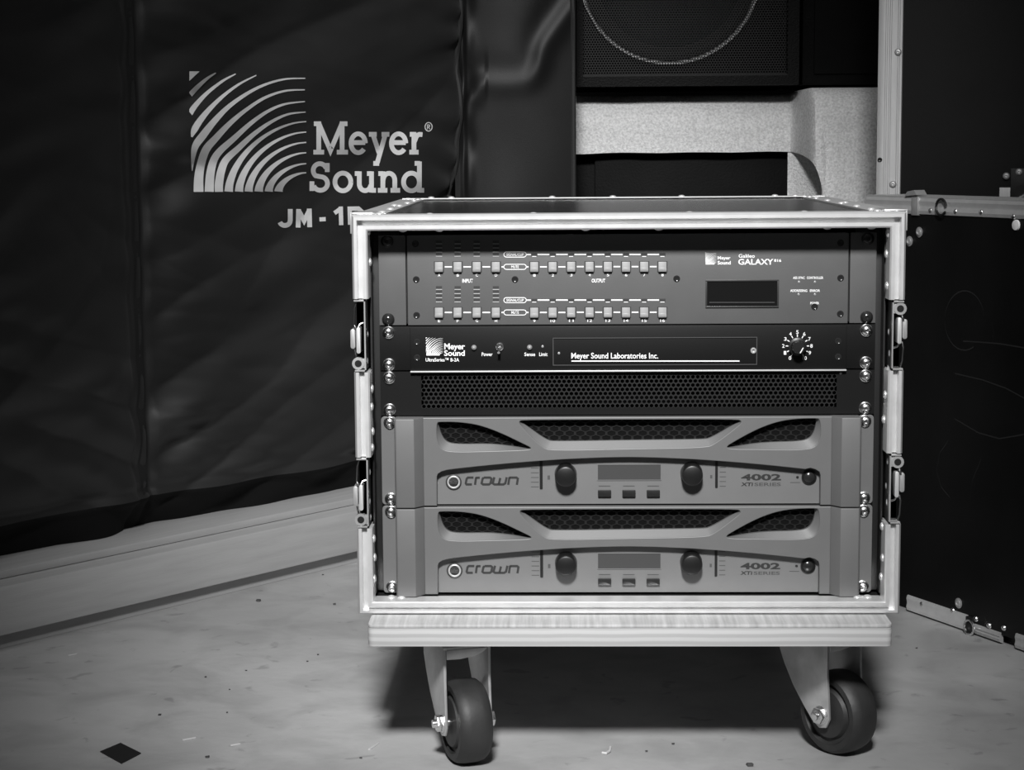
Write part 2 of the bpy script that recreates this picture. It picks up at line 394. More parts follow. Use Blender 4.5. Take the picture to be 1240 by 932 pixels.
# rivets
rv = MB().lathe([(.0042, 0), (.0041, .0006), (.0032, .0014), (.0017, .0019), (.0003, .0020)], 12, axis='z').mesh('rivet')
rv.materials.append(ALU)
for s in (-1, 1):
    for x, y in ((.008, -.030), (.018, -.028), (.026, -.030), (.024, .02), (.023, .12), (.023, .23), (.023, .34), (.023, .44), (.023, .50), (.010, .515), (.016, .25)):
        at('rivet', rv, case, (s*(CW-x), y, CT+.0004))
for x in (-.225, -.20, .20, .225, -.075, .085, .0): at('rivet', rv, case, (x, CD-.008, CT+.0016))
for x in (-.09, .06, .17, -.19): at('rivet', rv, case, (x, -.012, CT-.0012))
for x in (-.215, -.18, -.04, .03, .19, .232): at('rivet', rv, case, (x, -.028, CT-TW), rot=(PI, 0, 0))
for s, zs in ((-1, (.525, .495, .462, .425, .40, .372, .355, .330, .315, .29, .262, .245, .225, .205, .185)), (1, (.52, .50, .47, .425, .405, .39, .365, .34, .30, .275, .26, .235, .205, .185))):
    for i, z in enumerate(zs):
        at('rivet', rv, case, (s*(CW-TW-(0 if not any(q[1]-.003 < z < q[0]+.003 for q in (LZ if s < 0 else RZ)) else -.0045)), -.026+.006*(i % 2), z), rot=(0, -s*PI/2, 0))
for x in (-.232, -.222, .225, .235): at('rivet', rv, case, (x, -.02, CB+TWB))
# corner caps
for s in (-1, 1):
    b = MB(); b.box(s*(CW+.0018), s*(CW-.020), -.034, .012, CT+.0004, CT+.0022); b.box(s*(CW+.0004), s*(CW+.0020), -.034, .012, CT-.018, CT+.0022)
    b.build('corner_cap', STEEL, case, bevel=.0006)
# rack strips with square holes
for s in (-1, 1):
    xa, xb = s*.2415, s*.2495
    b = MB(); b.box(xa, xb, .004, .006, CB+.014, CT-.014); b.box(s*.2475, s*.2495, -.012, .03, CB+.014, CT-.014); b.box(s*.222, xa, .004, .006, CB+.014, CT-.014)
    b.build('rack_strip', DARKSTEEL, case, bevel=.0004)
# butterfly latches in the recesses
def latch(s, z0, z1, flip):
    """s side, z1..z0 recess; flip: hook ring at the bottom (left side) or top"""
    xi = s*(CW-.0118); xo = s*CW
    b = MB(); t = .0012
    b.box(xi, xi+s*t, -.0405, -.035, z1+.001, z0-.001)                     # thin bright rim of the dish
    b.box(xi, xo-s*.001, -.0405, -.035, z0-.0024, z0-.001); b.box(xi, xo-s*.001, -.0405, -.035, z1+.001, z1+.0024)
    dish = b.build('latch', STEEL, case)
    b = MB(); b.box(xi, xi+s*.0022, -.0349, .046, z1+.0025, z0-.0025); b.box(xi+s*.0022, xo-s*.002, .040, .046, z1+.0025, z0-.0025); b.build('latch_dish', DARKSTEEL, dish)
    zr = z1+.0085 if flip else z0-.0085                                  # hook ring: lower end or upper end
    xr_ = s*(CW-.0042)
    b = MB(); b.lathe([(.0030, 0), (.0060, 0), (.0060, .006), (.0030, .006), (.0030, 0)], 16, (xr_, -.0395, zr), 'y'); b.box(xi+s*.001, s*(CW-.006), -.0385, -.034, zr-.0045, zr+.0045)
    b.build('latch_ring', STEEL, dish)
    b = MB(); b.lathe([(.0034, 0), (.0034, .002)], 14, (xr_, -.0398, zr), 'y'); b.build('ring_hole_dark', PLASTICBLACK, dish)  # black disc painting the dark of the ring's open hole
    sg = 1 if flip else -1
    zc = (z0+z1)/2-sg*.0045
    b = MB(); b.prism(rrect(s*(CW-.0050)-.0020, s*(CW-.0050)+.0020, zc-.0125, zc+.0125, .0018), 'y', -.042, -.026); b.build('latch_wing', ALU, dish, bevel=.0006)
    b = MB(); b.prism(rrect(s*(CW+.0010)-.0024, s*(CW+.0010)+.0024, zc-.0085, zc+.0105, .0022), 'y', -.036, -.014); b.build('latch_wing', STEEL, dish, bevel=.0008)
    b = MB(); zt_ = z0-.003 if flip else z1+.003
    b.tube([(s*(CW-.0030), -.036, zt_), (s*(CW-.0012), -.036, zt_-sg*.006), (s*(CW-.0004), -.036, zc+sg*.0165), (s*(CW-.0012), -.035, zc+sg*.011)], .0009, 8)
    b.tube([(s*(CW-.0004), -.036, zc-sg*.009), (s*(CW-.0022), -.037, zc-sg*.017), (s*(CW-.0046), -.038, zr+sg*.005)], .0010, 8)
    b.build('latch_hook', CHROME, dish)
    b = MB(); b.tube([(s*(CW-.0095), -.036, zc+sg*.0165), (s*(CW-.0065), -.037, zc+sg*.0155), (s*(CW-.0045), -.038, zc+sg*.0120)], .0011, 8); b.build('latch_spring', CHROME, dish)
for z0, z1 in LZ: latch(-1, z0, z1, True)
for z0, z1 in RZ: latch(1, z0, z1, False)

# ---------------------------------------------------------------- rack screws
def screw_mesh(m, washer=True):
    prof = [(.0062, 0), (.0062, .0010), (.0052, .0016), (.0054, .0020), (.0050, .0034), (.0036, .0046), (.0018, .0051), (.0016, .0040), (.0003, .0038)]
    me = MB().lathe(prof, 18, axis='y', sign=-1).mesh('rack_screw', angle=50); me.materials.append(m); return me
SCR = screw_mesh(CHROME); SCRB = screw_mesh(SCREW_BLACK)
def rack_screws(par, zb, n, y, me=SCR, top=None):
    for s in (-1, 1):
        at('rack_screw', me, par, (s*.2325, y, zb+.0064))
        at('rack_screw', top or me, par, (s*.2325, y, zb+n*U-.0064))

# ---------------------------------------------------------------- audio processor (2U)
zb = Z0+6*U; RW = .2413
proc = thing('audio_processor', 'grey two-unit audio processor with rows of small square buttons, topmost in the rack', 'audio processor', (0, 0, zb))
xl = pix(492.5, 340, -.003).x; xr = pix(1028, 340, -.003).x; g = .0008
b = MB(); b.box(xl+g, xr-g, -.004, 0, zb+.0006, zb+2*U-.0006); b.build('front_panel', PANELGREY, proc, bevel=.0006)
for x0, x1 in ((-RW, xl-g), (xr+g, RW)):
    b = MB(); b.box(x0, x1, -.0035, 0, zb+.0006, zb+2*U-.0006); b.build('rack_ear', PANELGREY, proc, bevel=.0008)
b = MB(); b.box(-.218, .218, .0002, .36, zb+.002, zb+2*U-.002); b.build('chassis', DARKSTEEL, proc)
YP = -.0041
hole = MB().lathe([(.0034, -.0002), (.0032, .0003), (.0023, .0004), (.0020, .0002), (.0003, .0001)], 14, axis='y', sign=-1).mesh('panel_screw'); hole.materials.append(SCREW_BLACK)
for a, c in ((503, 295), (504, 338.4), (504.5, 381.7), (623.6, 338.3), (819.4, 337.4), (1018, 294), (1018, 336.6), (1017.6, 380)):
    at('panel_screw', hole, proc, pix(a, c, YP))
bw, bh = .0043, .0048
bme = MB()
bme.prism([(0, bh), (-.0016, bh*.96), (-.0020, -bh*.30), (-.0040, -bh*.62), (-.0036, -bh), (0, -bh)], 'x', -bw*.92, bw*.92)
bme = bme.mesh('button', bevel=.0004); bme.materials.append(BTN)
bez = MB().box(-bw*1.14, bw*1.14, -.0003, .0002, -bh*1.12, bh*1.1).mesh('button_bezel'); bez.materials.append(INK)
XI = [531.6, 554.2, 577.3, 600.5]; XO = [646.9, 669.2, 691.6, 713.9, 736.0, 758.0, 780.0, 802.1]
led = MB().box(-.0030, .0030, -.0003, .0002, -.0012, .0012).mesh('indicator'); led.materials.append(mat('dark_lens', .035, .4))
lines = MB(); dim = MB()
def hline(mb, a0, a1, c, h, y): mb.add([pix(a0, c-h/2, y), pix(a1, c-h/2, y), pix(a1, c+h/2, y), pix(a0, c+h/2, y)], [(0, 1, 2, 3)])
YQ = YP-.0001
for row, (yb, names_i, names_o) in enumerate(((323.0, 'ABCD', ['1','2','3','4','5','6','7','8']), (378.2, 'EFGH', ['9','10','11','12','13','14','15','16']))):
    X = XI+XO
    for i, a in enumerate(X):
        c = yb+(-.3 if i > 5 else 0)
        o = at('button', bme, proc, pix(a, c, YP)); z = link('button_bezel', bez, None, o)
        nm = names_i[i] if i < 4 else names_o[i-4]
        text_px('printed_label', nm, a-1.4*len(nm)+.2, a+1.4*len(nm)+.2, c+8.4, c+11.8, YQ, WHITE, proc, .01)
        if i not in (3, 11): hline(lines, a+7, X[i+1]-7, c, 1.5, YQ)
    hline(lines, 607.3, 610, yb, 1.5, YQ); hline(lines, 637.3, 640, yb, 1.5, YQ)
    for c, s in ((yb-14.9, 'SIGNAL/CLIP'), (yb, 'MUTE')):
        strokes_px(lines, [arcp(613.2, c, 3.1, 3.1, 90, 270, 8)+[(634.2, c-3.1)]+arcp(634.2, c, 3.1, 3.1, -90, 90, 8)+[(613.2, c+3.1)]], lambda a, q: pix(a, q, YQ), .8)
        wd = 10.5 if len(s) > 5 else 4.5
        text_px('printed_label', s, 623.7-wd, 623.7+wd, c-1.6, c+1.6, YQ, WHITE, proc, .01)
    for i, a in enumerate(XO):                                  # output signal lights
        at('indicator', led, proc, pix(a, yb-15.2, YP)); hline(lines, a-2.5, a+2.5, yb-12.6, .8, YQ)
        if i < 7: hline(lines, a+4, XO[i+1]-4, yb-15.0, 1.5, YQ)
    hline(lines, 637.3, 643, yb-14.9, 1.5, YQ)
    for a in XI:
        for k in range(4):
            c = yb-14.2-5.0*k; at('indicator', led, proc, pix(a, c-1.2, YP)); hline(dim, a-3.8, a+3.8, c+1.3, .8, YQ)
o = lines.build('printed_lines', WHITE, proc); o['kind'] = 'stuff'; o = dim.build('meter_lines', GREYINK2, proc); o['kind'] = 'stuff'
text_px('printed_label', 'INPUT', 559.8, 572.6, 337.6, 342.2, YQ, WHITE, proc, .02); text_px('printed_label', 'OUTPUT', 716.5, 733, 337.4, 342, YQ, WHITE, proc, .02)
# display window
p0 = pix(854.2, 372.6, YP); p1 = pix(943.2, 338.3, YP); t = .0016
b = MB(); b.box(p0.x, p1.x, YP-.0012, YP, p1.z-t, p1.z); b.box(p0.x, p1.x, YP-.0012, YP, p0.z, p0.z+t); b.box(p0.x, p0.x+t, YP-.0012, YP, p0.z+t, p1.z-t); b.box(p1.x-t, p1.x, YP-.0012, YP, p0.z+t, p1.z-t)
fr = b.build('display_bezel', mat('bezel_black', .03, .35), proc, bevel=.0004)
b = MB(); b.box(p0.x+t, p1.x-t, YP-.0003, YP+.001, p0.z+t, p1.z-t); b.build('display', GLASS, fr)
b = MB(); hline(b, 859, 938, 366, .7, YP-.0004); b.build('display_line', GREYINK, fr)
b = MB(); arcs_mark(b, 854, 867.6, 305.5, 320.2, lambda a, c: pix(a, c, YQ), 3); b.build('printed_emblem', WHITE, proc)
text_px('printed_label', 'Meyer', 869, 884.5, 310.2, 315.2, YQ, WHITE, proc, .02); text_px('printed_label', 'Sound', 869, 884.8, 315.8, 320.2, YQ, WHITE, proc, .02)
text_px('printed_label', 'Galileo', 894.5, 914, 307.5, 312, YQ, WHITE, proc, .01); text_px('printed_label', 'GALAXY', 894, 936.4, 313.4, 320.4, YQ, WHITE, proc, .02); text_px('printed_label', '816', 937.4, 946, 313.6, 317, YQ, WHITE, proc, .02)
for s, a0, a1, c in (('AES SYNC', 960.3, 974.5, 336.2), ('CONTROLLER', 977, 997, 336.2), ('ADDRESSING', 957, 977.5, 351.8), ('ERROR', 980.7, 993, 351.8), ('POWER', 981.2, 991.8, 366.9)):
    text_px('printed_label', s, a0, a1, c-1.5, c+1.5, YQ, WHITE, proc, .02)
tiny = MB().lathe([(.0012, -.0002), (.0012, .0004), (.0002, .0008)], 10, axis='y', sign=-1).mesh('indicator'); tiny.materials.append(mat('pale_lens', .25, .3))
for a, c in ((967.5, 341.3), (986.8, 341.3), (967, 356.3), (986.8, 356.3)): at('indicator', tiny, proc, pix(a, c, YP))
at('panel_screw', hole, proc, pix(986.4, 371.3, YP))
rack_screws(proc, zb, 2, -.0035, SCRB)

# ---------------------------------------------------------------- loudspeaker controller (1U)
zb = Z0+5*U
ctl = thing('loudspeaker_controller', 'black one-unit loudspeaker controller with toggle switch and round level knob, under the grey processor', 'controller', (0, 0, zb))
xl = pix(497, 420, -.003).x; xr = pix(1024.5, 420, -.003).x
b = MB(); b.box(-RW, RW, -.003, 0, zb+.0006, zb+U-.0006); b.build('rack_plate', PANELBLACK, ctl, bevel=.0005)
b = MB(); b.box(xl, xr, -.0065, -.0031, zb+.0006, zb+U-.0010); b.build('front_panel', PANELBLACK, ctl, bevel=.0008)
b = MB(); b.box(-.218, .218, .0002, .25, zb+.002, zb+U-.002); b.build('chassis', DARKSTEEL, ctl)
YC = -.0066; YD = YC-.0001; FC = lambda a, c: pix(a, c, YD)
b = MB(); arcs_mark(b, 515.6, 536.4, 408.4, 430.3, FC, 4); b.build('printed_emblem', WHITE, ctl)
text_px('printed_label', 'Meyer', 538, 563, 415.6, 425.2, YD, WHITE, ctl, .02); text_px('printed_label', 'Sound', 537.8, 562.8, 424, 430.8, YD, WHITE, ctl, .02)
text_px('printed_label', 'UltraSeries™ B-2A', 515.4, 556, 433.2, 437.6, YD, WHITE, ctl, .012)
for s, a0, a1 in (('Power', 583.3, 596.4), ('Sense', 635, 648), ('Limit', 653, 663)): text_px('printed_label', s, a0, a1, 426.6, 431, YD, WHITE, ctl, .01)
bulb = MB().lathe([(.0027, 0), (.0027, .0008), (.0022, .0024), (.0010, .0034), (.0002, .0036)], 14, axis='y', sign=-1).mesh('indicator'); bulb.materials.append(mat('frosted_lens', .22, .25))
at('indicator', bulb, ctl, pix(574, 420.7, YC)); at('indicator', bulb, ctl, pix(641.3, 420.5, YC))
at('indicator', tiny, ctl, pix(657, 419.3, YC))
c = pix(605, 419.6, YC)
b = MB(); b.lathe([(.0040, 0), (.0040, .0016), (.0030, .0026), (.0020, .0026), (.0020, .0012)], 16, c, 'y', -1); sw = b.build('toggle_switch', CHROME, ctl)
b = MB(); b.tube([c+Vector((0, -.001, 0)), c+Vector((-.0004, -.006, -.0022)), c+Vector((-.0006, -.011, -.0048))], .0014, 10); b.build('switch_lever', CHROME, sw)
# recessed name plate
b = MB(); A = [pix(a, q, YC-.0004) for a, q in ((669.5, 408.6), (917, 407.8), (917, 441.5), (669.5, 442.5))]
p0, p1 = A[3], A[1]; t = .0007
b.box(p0.x, p1.x, YC-.0008, YC, p1.z-t, p1.z); b.box(p0.x, p1.x, YC-.0004, YC, p0.z, p0.z+t); b.box(p0.x, p0.x+t, YC-.0006, YC, p0.z, p1.z); b.box(p1.x-t, p1.x, YC-.0006, YC, p0.z, p1.z)
npl = b.build('name_plate', mat('plate_edge', .06, .35), ctl)
text_px('printed_label', 'Meyer Sound Laboratories Inc.', 691.8, 797, 427, 436.2, YD, WHITE, ctl, .012)
b = MB(); hline(b, 692, 895.5, 437.0, 1.3, YD); b.build('printed_line', WHITE, ctl)
sck = MB().lathe([(.0030, -.0002), (.0030, .0012), (.0024, .0018), (.0014, .0018), (.0013, .0004), (.0002, .0003)], 14, axis='y', sign=-1).mesh('panel_screw'); sck.materials.append(STEEL)
at('panel_screw', sck, ctl, pix(912.3, 424.3, YC)); at('panel_screw', tiny, ctl, pix(676.8, 427.5, YC))
for a, c in ((505, 414), (505, 433), (1015, 413), (1015, 432)): at('panel_screw', hole, ctl, pix(a, c, YC))
kc = pix(965.6, 419.2, YC)
b = MB(); b.lathe([(.0088, 0), (.0088, .004), (.0068, .0046), (.0060, .0145), (.0055, .0150), (.0002, .0151)], 24, kc, 'y', -1); kn = b.build('level_knob', KNOB, ctl)
b = MB(); b.add([(kc.x+.0004, kc.y-.0153, kc.z-.0048), (kc.x+.0034, kc.y-.0153, kc.z+.0004), (kc.x+.0042, kc.y-.0153, kc.z), (kc.x+.0013, kc.y-.0153, kc.z-.0052)], [(0, 1, 2, 3)]); b.build('knob_pointer', WHITE, kn)
b = MB()
for i in range(11):
    a = math.radians(238-296*i/10); r0, r1 = 11.2, 14.2
    strokes_px(b, [[(965.6+r0*math.cos(a), 419-r0*math.sin(a)), (965.6+r1*math.cos(a), 419-r1*math.sin(a))]], FC, 1.1)
    if i < 10 or True:
        q = (965.6+17.0*math.cos(a), 419-17.0*math.sin(a)); text_px('printed_label', str(i), q[0]-(1.5 if i < 10 else 2.3), q[0]+(1.5 if i < 10 else 2.3), q[1]-2.2, q[1]+2.2, YD, WHITE, ctl, .01)
o = b.build('printed_scale', WHITE, ctl); o['kind'] = 'stuff'
rack_screws(ctl, zb, 1, -.003)

# ---------------------------------------------------------------- vent panel (1U)
zb = Z0+4*U
ven = thing('vent_panel', 'black one-unit perforated vent panel between the black controller and the upper amplifier', 'vent panel', (0, 0, zb))
h0 = pix(510.5, 494.5, -.003); h1 = pix(1013.5, 453, -.003)
b = MB(); b.box(-RW, h0.x, -.003, 0, zb+.0006, zb+U-.0006); b.box(h1.x, RW, -.003, 0, zb+.0006, zb+U-.0006); b.box(h0.x, h1.x, -.003, 0, zb+.0006, h0.z); b.box(h0.x, h1.x, -.003, 0, h1.z, zb+U-.0006)
b.build('panel_frame', PANELBLACK, ven)
b = MB(); hexgrid(b, h0.x, h1.x, h0.z, h1.z, -.0029, .0048, .0042, .00205, .00195, depth=.002)
o = b.build('perforated_sheet', mat('vent_paint', .007, .45), ven); o['kind'] = 'stuff'
b = MB(); b.box(h0.x, h1.x, .03, .031, h0.z, h1.z); b.build('hole_shade_sheet', BLACKIN, ven)  # black sheet standing in for the shade behind the holes
b = MB(); b.box(xl, xr, -.0085, -.001, zb+U-.0010, zb+U+.0004); b.build('top_lip', ALU, ven, bevel=.0003)
at('panel_screw', tiny, ven, pix(1018, 451.6, -.003))
rack_screws(ven, zb, 1, -.003)

# ---------------------------------------------------------------- power amplifiers (2U each), built from the upper one
def amplifier(zb, label, label_first):
    amp = thing('power_amplifier', label, 'amplifier', (0, 0, zb), group='silver-grey power amplifiers in the rack')
    zt = zb+2*U
    YB, YW, YL = -.0115, -.0225, -.002       # brow, wings, lower panel
    b = MB(); b.box(-.2165, .2165, .0004, .31, zb+.002, zt-.002); b.build('chassis', DARKSTEEL, amp)
    for s in (-1, 1):
        x0, x1 = sorted((s*RW, s*.2262)); L = rrect(x0, x1, zb+.0005, zt-.0005, .0035)
        curve_plate('rack_ear', [L], -.003, 0, AMPGREY, amp, .0005)
        b = MB(); b.prism([(s*.2268, 0), (s*.2268, YW+.002), (s*.2250, YW), (s*.2075, YW), (s*.1990, YB-.0002), (s*.1990, 0)], 'z', zb+.0006, zt-.0006)
        b.build('end_block', AMPGREY, amp, bevel=.0012)
    ZT = lambda a, c: ((q := pix(a, c, YB)).x, q.z)
    # brow outline: arch over the recessed lower panel
    XB = .1995
    arch = []
    for i in range(29):
        f = i/28; a = 548+(975-548)*f; c = 553.5+14.5*abs(2*f-1)**1.7
        arch.append(ZT(a, c))
    left = [ZT(529, 600), ZT(529, 577)]+[ZT(529+19*(1-math.cos(t)), 576.5-8*math.sin(t)) for t in (.35, .8, 1.2)]
    right = [ZT(993.5-19*(1-math.cos(t)), 574-8*math.sin(t)) for t in (1.2, .8, .35)]+[ZT(993.5, 575), ZT(993.5, 597)]
    lo = zb+.0007; L0 = (left[0][0], lo); R0 = (right[-1][0], lo)
    outer = [(-XB, lo), (-XB, zt-.0008), (XB, zt-.0008), (XB, lo), R0]+right[::-1]+arch[::-1]+left[::-1]+[L0]
    def smooth(P, n=3):
        for _ in range(n):
            Q = []
            for i in range(len(P)):
                p, q = P[i], P[(i+1) % len(P)]
                Q += [(p[0]*.75+q[0]*.25, p[1]*.75+q[1]*.25), (p[0]*.25+q[0]*.75, p[1]*.25+q[1]*.75)]
            P = Q
        return P
    vent_l = ([(530, 512), (532, 511.5), (556, 511.5), (580, 515), (605, 524), (630, 536), (644, 543), (634, 543.4), (610, 540), (590, 538.3), (556, 539), (541, 537), (534, 528)],
              [(529, 512), (532, 510.8), (556, 511), (580, 514.5), (605, 523.5), (632, 536.5), (645.5, 543.2), (634, 544.6), (610, 545.5), (590, 546), (552, 547), (534, 544.5), (528.6, 530)])
    vent_r = [[(990, 508.5), (987, 507.2), (960, 508), (938, 512), (915, 521), (893, 533), (879, 541.5), (890, 542), (914, 538), (935, 536.3), (966, 535.5), (980, 533), (987, 524)],
              [(993, 508), (989, 506.4), (960, 507.3), (938, 511.5), (915, 520.5), (892, 533), (877.5, 541.8), (890, 543.4), (914, 543.5), (935, 544), (970, 544.3), (989, 541), (994.5, 526)]]
    vent_c = [[(630, 510), (634, 509.3), (760, 508.6), (892, 508.4), (896.5, 510), (893, 513), (861, 531.5), (852, 533), (760, 534), (672, 535.5), (662, 534), (634, 514)],
              [(628, 510), (634, 508.6), (760, 507.9), (893, 507.7), (898, 510), (896, 514), (866, 537), (854, 541.5), (760, 543), (668, 545), (656, 541), (632, 517)]]
    holes = []
    for inn, out in (vent_l, vent_c, vent_r):
        O = smooth([ZT(*p) for p in out], 2); I = smooth([ZT(*p) for p in inn], 2); holes.append((I, O))
    curve_plate('fascia', [outer]+[O for I, O in holes], YB, -.0005, AMPGREY, amp, .0007)
    for I, O in holes:
        b = MB(); A = [(p[0], YB+.0006, p[1]) for p in O]; B = [(p[0], YB+.0058, p[1]) for p in I]; Cc = [(p[0], YB+.0105, p[1]) for p in I]
        b.loft(A, B); b.loft(B, Cc); v = b.build('vent_lip', AMPGREY, amp)
        xs = [p[0] for p in O]; zs = [p[1] for p in O]
        b = MB(); hexgrid(b, min(xs)-.002, max(xs)+.002, min(zs)-.001, max(zs)+.001, -.0020, .0105, .0046, .0046, .0026)
        o = b.build('vent_mesh', mat('vent_mesh_black', .007, .4), v); o['kind'] = 'stuff'
        b = MB(); b.box(min(xs), max(xs), -.0012, -.0008, min(zs), max(zs)); b.build('vent_shade_sheet', BLACKIN, v)  # shallow black sheet, paints the dark depth of the vent
    b = MB(); b.box(left[0][0]-.002, right[-1][0]+.002, YL, -.0006, lo, ZT(760, 549)[1]); b.build('lower_panel', AMPLIGHT, amp)
    YT = YL-.0002; F = lambda a, c: pix(a, c, YT)
    # emblem
    c = pix(549.4, 583.4, YL)
    b = MB(); b.lathe([(.0078, 0), (.0078, .0009), (.0066, .0012), (.0066, .0002)], 28, c, 'y', -1); em = b.build('emblem', INK, amp)
    b = MB(); b.lathe([(.0065, 0), (.0064, .0018), (.0056, .0024), (.0048, .0016), (.0047, .0008)], 28, c, 'y', -1); b.build('emblem_ring', ALU, em)
    b = MB(); b.lathe([(.0048, .0004), (.0047, .0012)], 24, c, 'y', -1); b.build('emblem_disc', INK, em)
    b = MB(); k = .0042; P = [(-.75, -.5), (.75, -.5), (.95, .35), (.45, .0), (0, .6), (-.45, 0), (-.95, .35)]
    b.prism([(c.x+p[0]*k, c.z+p[1]*k) for p in P], 'y', c.y-.0026, c.y-.0010); b.build('emblem_crown', CHROME, em)
    # wide lettering made of strokes
    cx0, cx1, base, xh = 564, 629, 586.8, 9.2
    L = [[[(1, .95), (.28, .95), (.12, .8), (.0, .2), (.1, .05), (.8, .05)]], [[(.05, 0), (.22, 1)], [(.2, .93), (.85, .93)]],
         [[(.22, .95), (.86, .95), (1, .8), (.9, .2), (.76, .05), (.14, .05), (0, .2), (.1, .8), (.22, .95)]],
         [[(.1, 1), (-.02, .2), (.1, .05), (.8, .05), (.95, .2), (1.06, 1)], [(.56, .9), (.44, .05)]],
         [[(.02, 0), (.14, 1)], [(.12, .95), (.86, .95), (1, .8), (.9, 0)]]]
    wds = [.15, .115, .19, .25, .19]; b = MB(); x = 0
    for wdt, pls in zip(wds, L):
        strokes_px(b, [[(cx0+(x+p[0]*wdt*.86)*(cx1-cx0)/.895, base-p[1]*xh) for p in pl] for pl in pls], F, 2.7); x += wdt
    b.build('printed_name', INK, amp)
    text_px('printed_number', '4002', 897.4, 945.8, 573.7, 581.6, YT, INK, amp, .035)
    text_px('printed_label', 'XTi', 897.2, 912, 584, 588.4, YT, INK, amp, .03, .1); text_px('printed_label', 'SERIES', 913.5, 945.5, 584.2, 588.3, YT, GREYINK, amp, .02)
    for a, c0, c1 in ((655.3, 557, 592), (867.6, 556, 590.5)):
        p0 = pix(a-1.7, c1, YL); p1 = pix(a+1.7, c0, YL); b = MB(); b.prism(rrect(p0.x, p1.x, p0.z, p1.z, .0009), 'y', YL-.0006, YL); b.build('level_meter', PLASTICBLACK, amp)
    b = MB()
    for i in range(6):
        c = 560+5.7*i; hline(b, 643, 652.5, c+.8, .8, YT); hline(b, 871.5, 879, c, .8, YT)
    hline(b, 663, 666, 578, 5, YT); hline(b, 860, 862.5, 577, 4, YT)
    for a in (732, 761.5, 791): hline(b, a-7, a+7, 588.3, 1.0, YT)
    hline(b, 957, 969, 584, .7, YT); o = b.build('printed_scale', GREYINK, amp); o['kind'] = 'stuff'
    for a, c in ((685, 577), (838.6, 575.8)):
        p = pix(a, c, YL-.016); p.y = YL; b = MB()
        b.lathe([(.0110, 0), (.0108, .003), (.0103, .0145), (.0094, .0162), (.0078, .0168), (.0002, .0170)], 32, p, 'y', -1); b.build('level_knob', KNOB, amp)
    p0 = pix(724, 580.7, YL); p1 = pix(800, 562.3, YL); t = .0007
    b = MB(); b.box(p0.x-t, p1.x+t, YL-.0008, YL, p1.z, p1.z+t); b.box(p0.x-t, p1.x+t, YL-.0008, YL, p0.z-t, p0.z); b.box(p0.x-t, p0.x, YL-.0008, YL, p0.z, p1.z); b.box(p1.x, p1.x+t, YL-.0008, YL, p0.z, p1.z)
    fr = b.build('display_bezel', AMPLIGHT, amp)
    b = MB(); b.box(p0.x, p1.x, YL-.0003, YL, p0.z, p1.z); b.build('display', LCD, fr)
    for a in (732, 761.5, 791):
        p0 = pix(a-8, 600.6, YL); p1 = pix(a+8, 592.6, YL); b = MB(); b.prism(rrect(p0.x, p1.x, p0.z, p1.z, .0010), 'y', YL-.0034, YL); b.build('button', PLASTICBLACK, amp, bevel=.0006)
    p = pix(979.6, 577.6, YL); b = MB(); b.lathe([(.0074, 0), (.0074, .0012), (.0062, .0020), (.0056, .0008)], 28, p, 'y', -1); pb = b.build('power_button', PLASTICBLACK, amp)
    b = MB(); b.lathe([(.0055, 0), (.0055, .0022), (.0040, .0034), (.0002, .0038)], 24, p, 'y', -1); b.build('button_cap', SCREW_BLACK, pb)
    p = pix(965.6, 577.4, YL); b = MB(); b.lathe([(.0013, 0), (.0013, .0006), (.0002, .0009)], 10, p, 'y', -1); b.build('indicator', PLASTICBLACK, amp)
    rack_screws(amp, zb, 2, -.003)
    return amp
amp1 = amplifier(Z0+2*U, 'silver-grey power amplifier with two black knobs and curved vents, directly under the perforated vent panel', True)
amp2 = copy_tree(amp1); amp2.location = (0, 0, Z0)
amp2['label'] = 'lowest silver-grey power amplifier in the rack, two black knobs, under its twin'

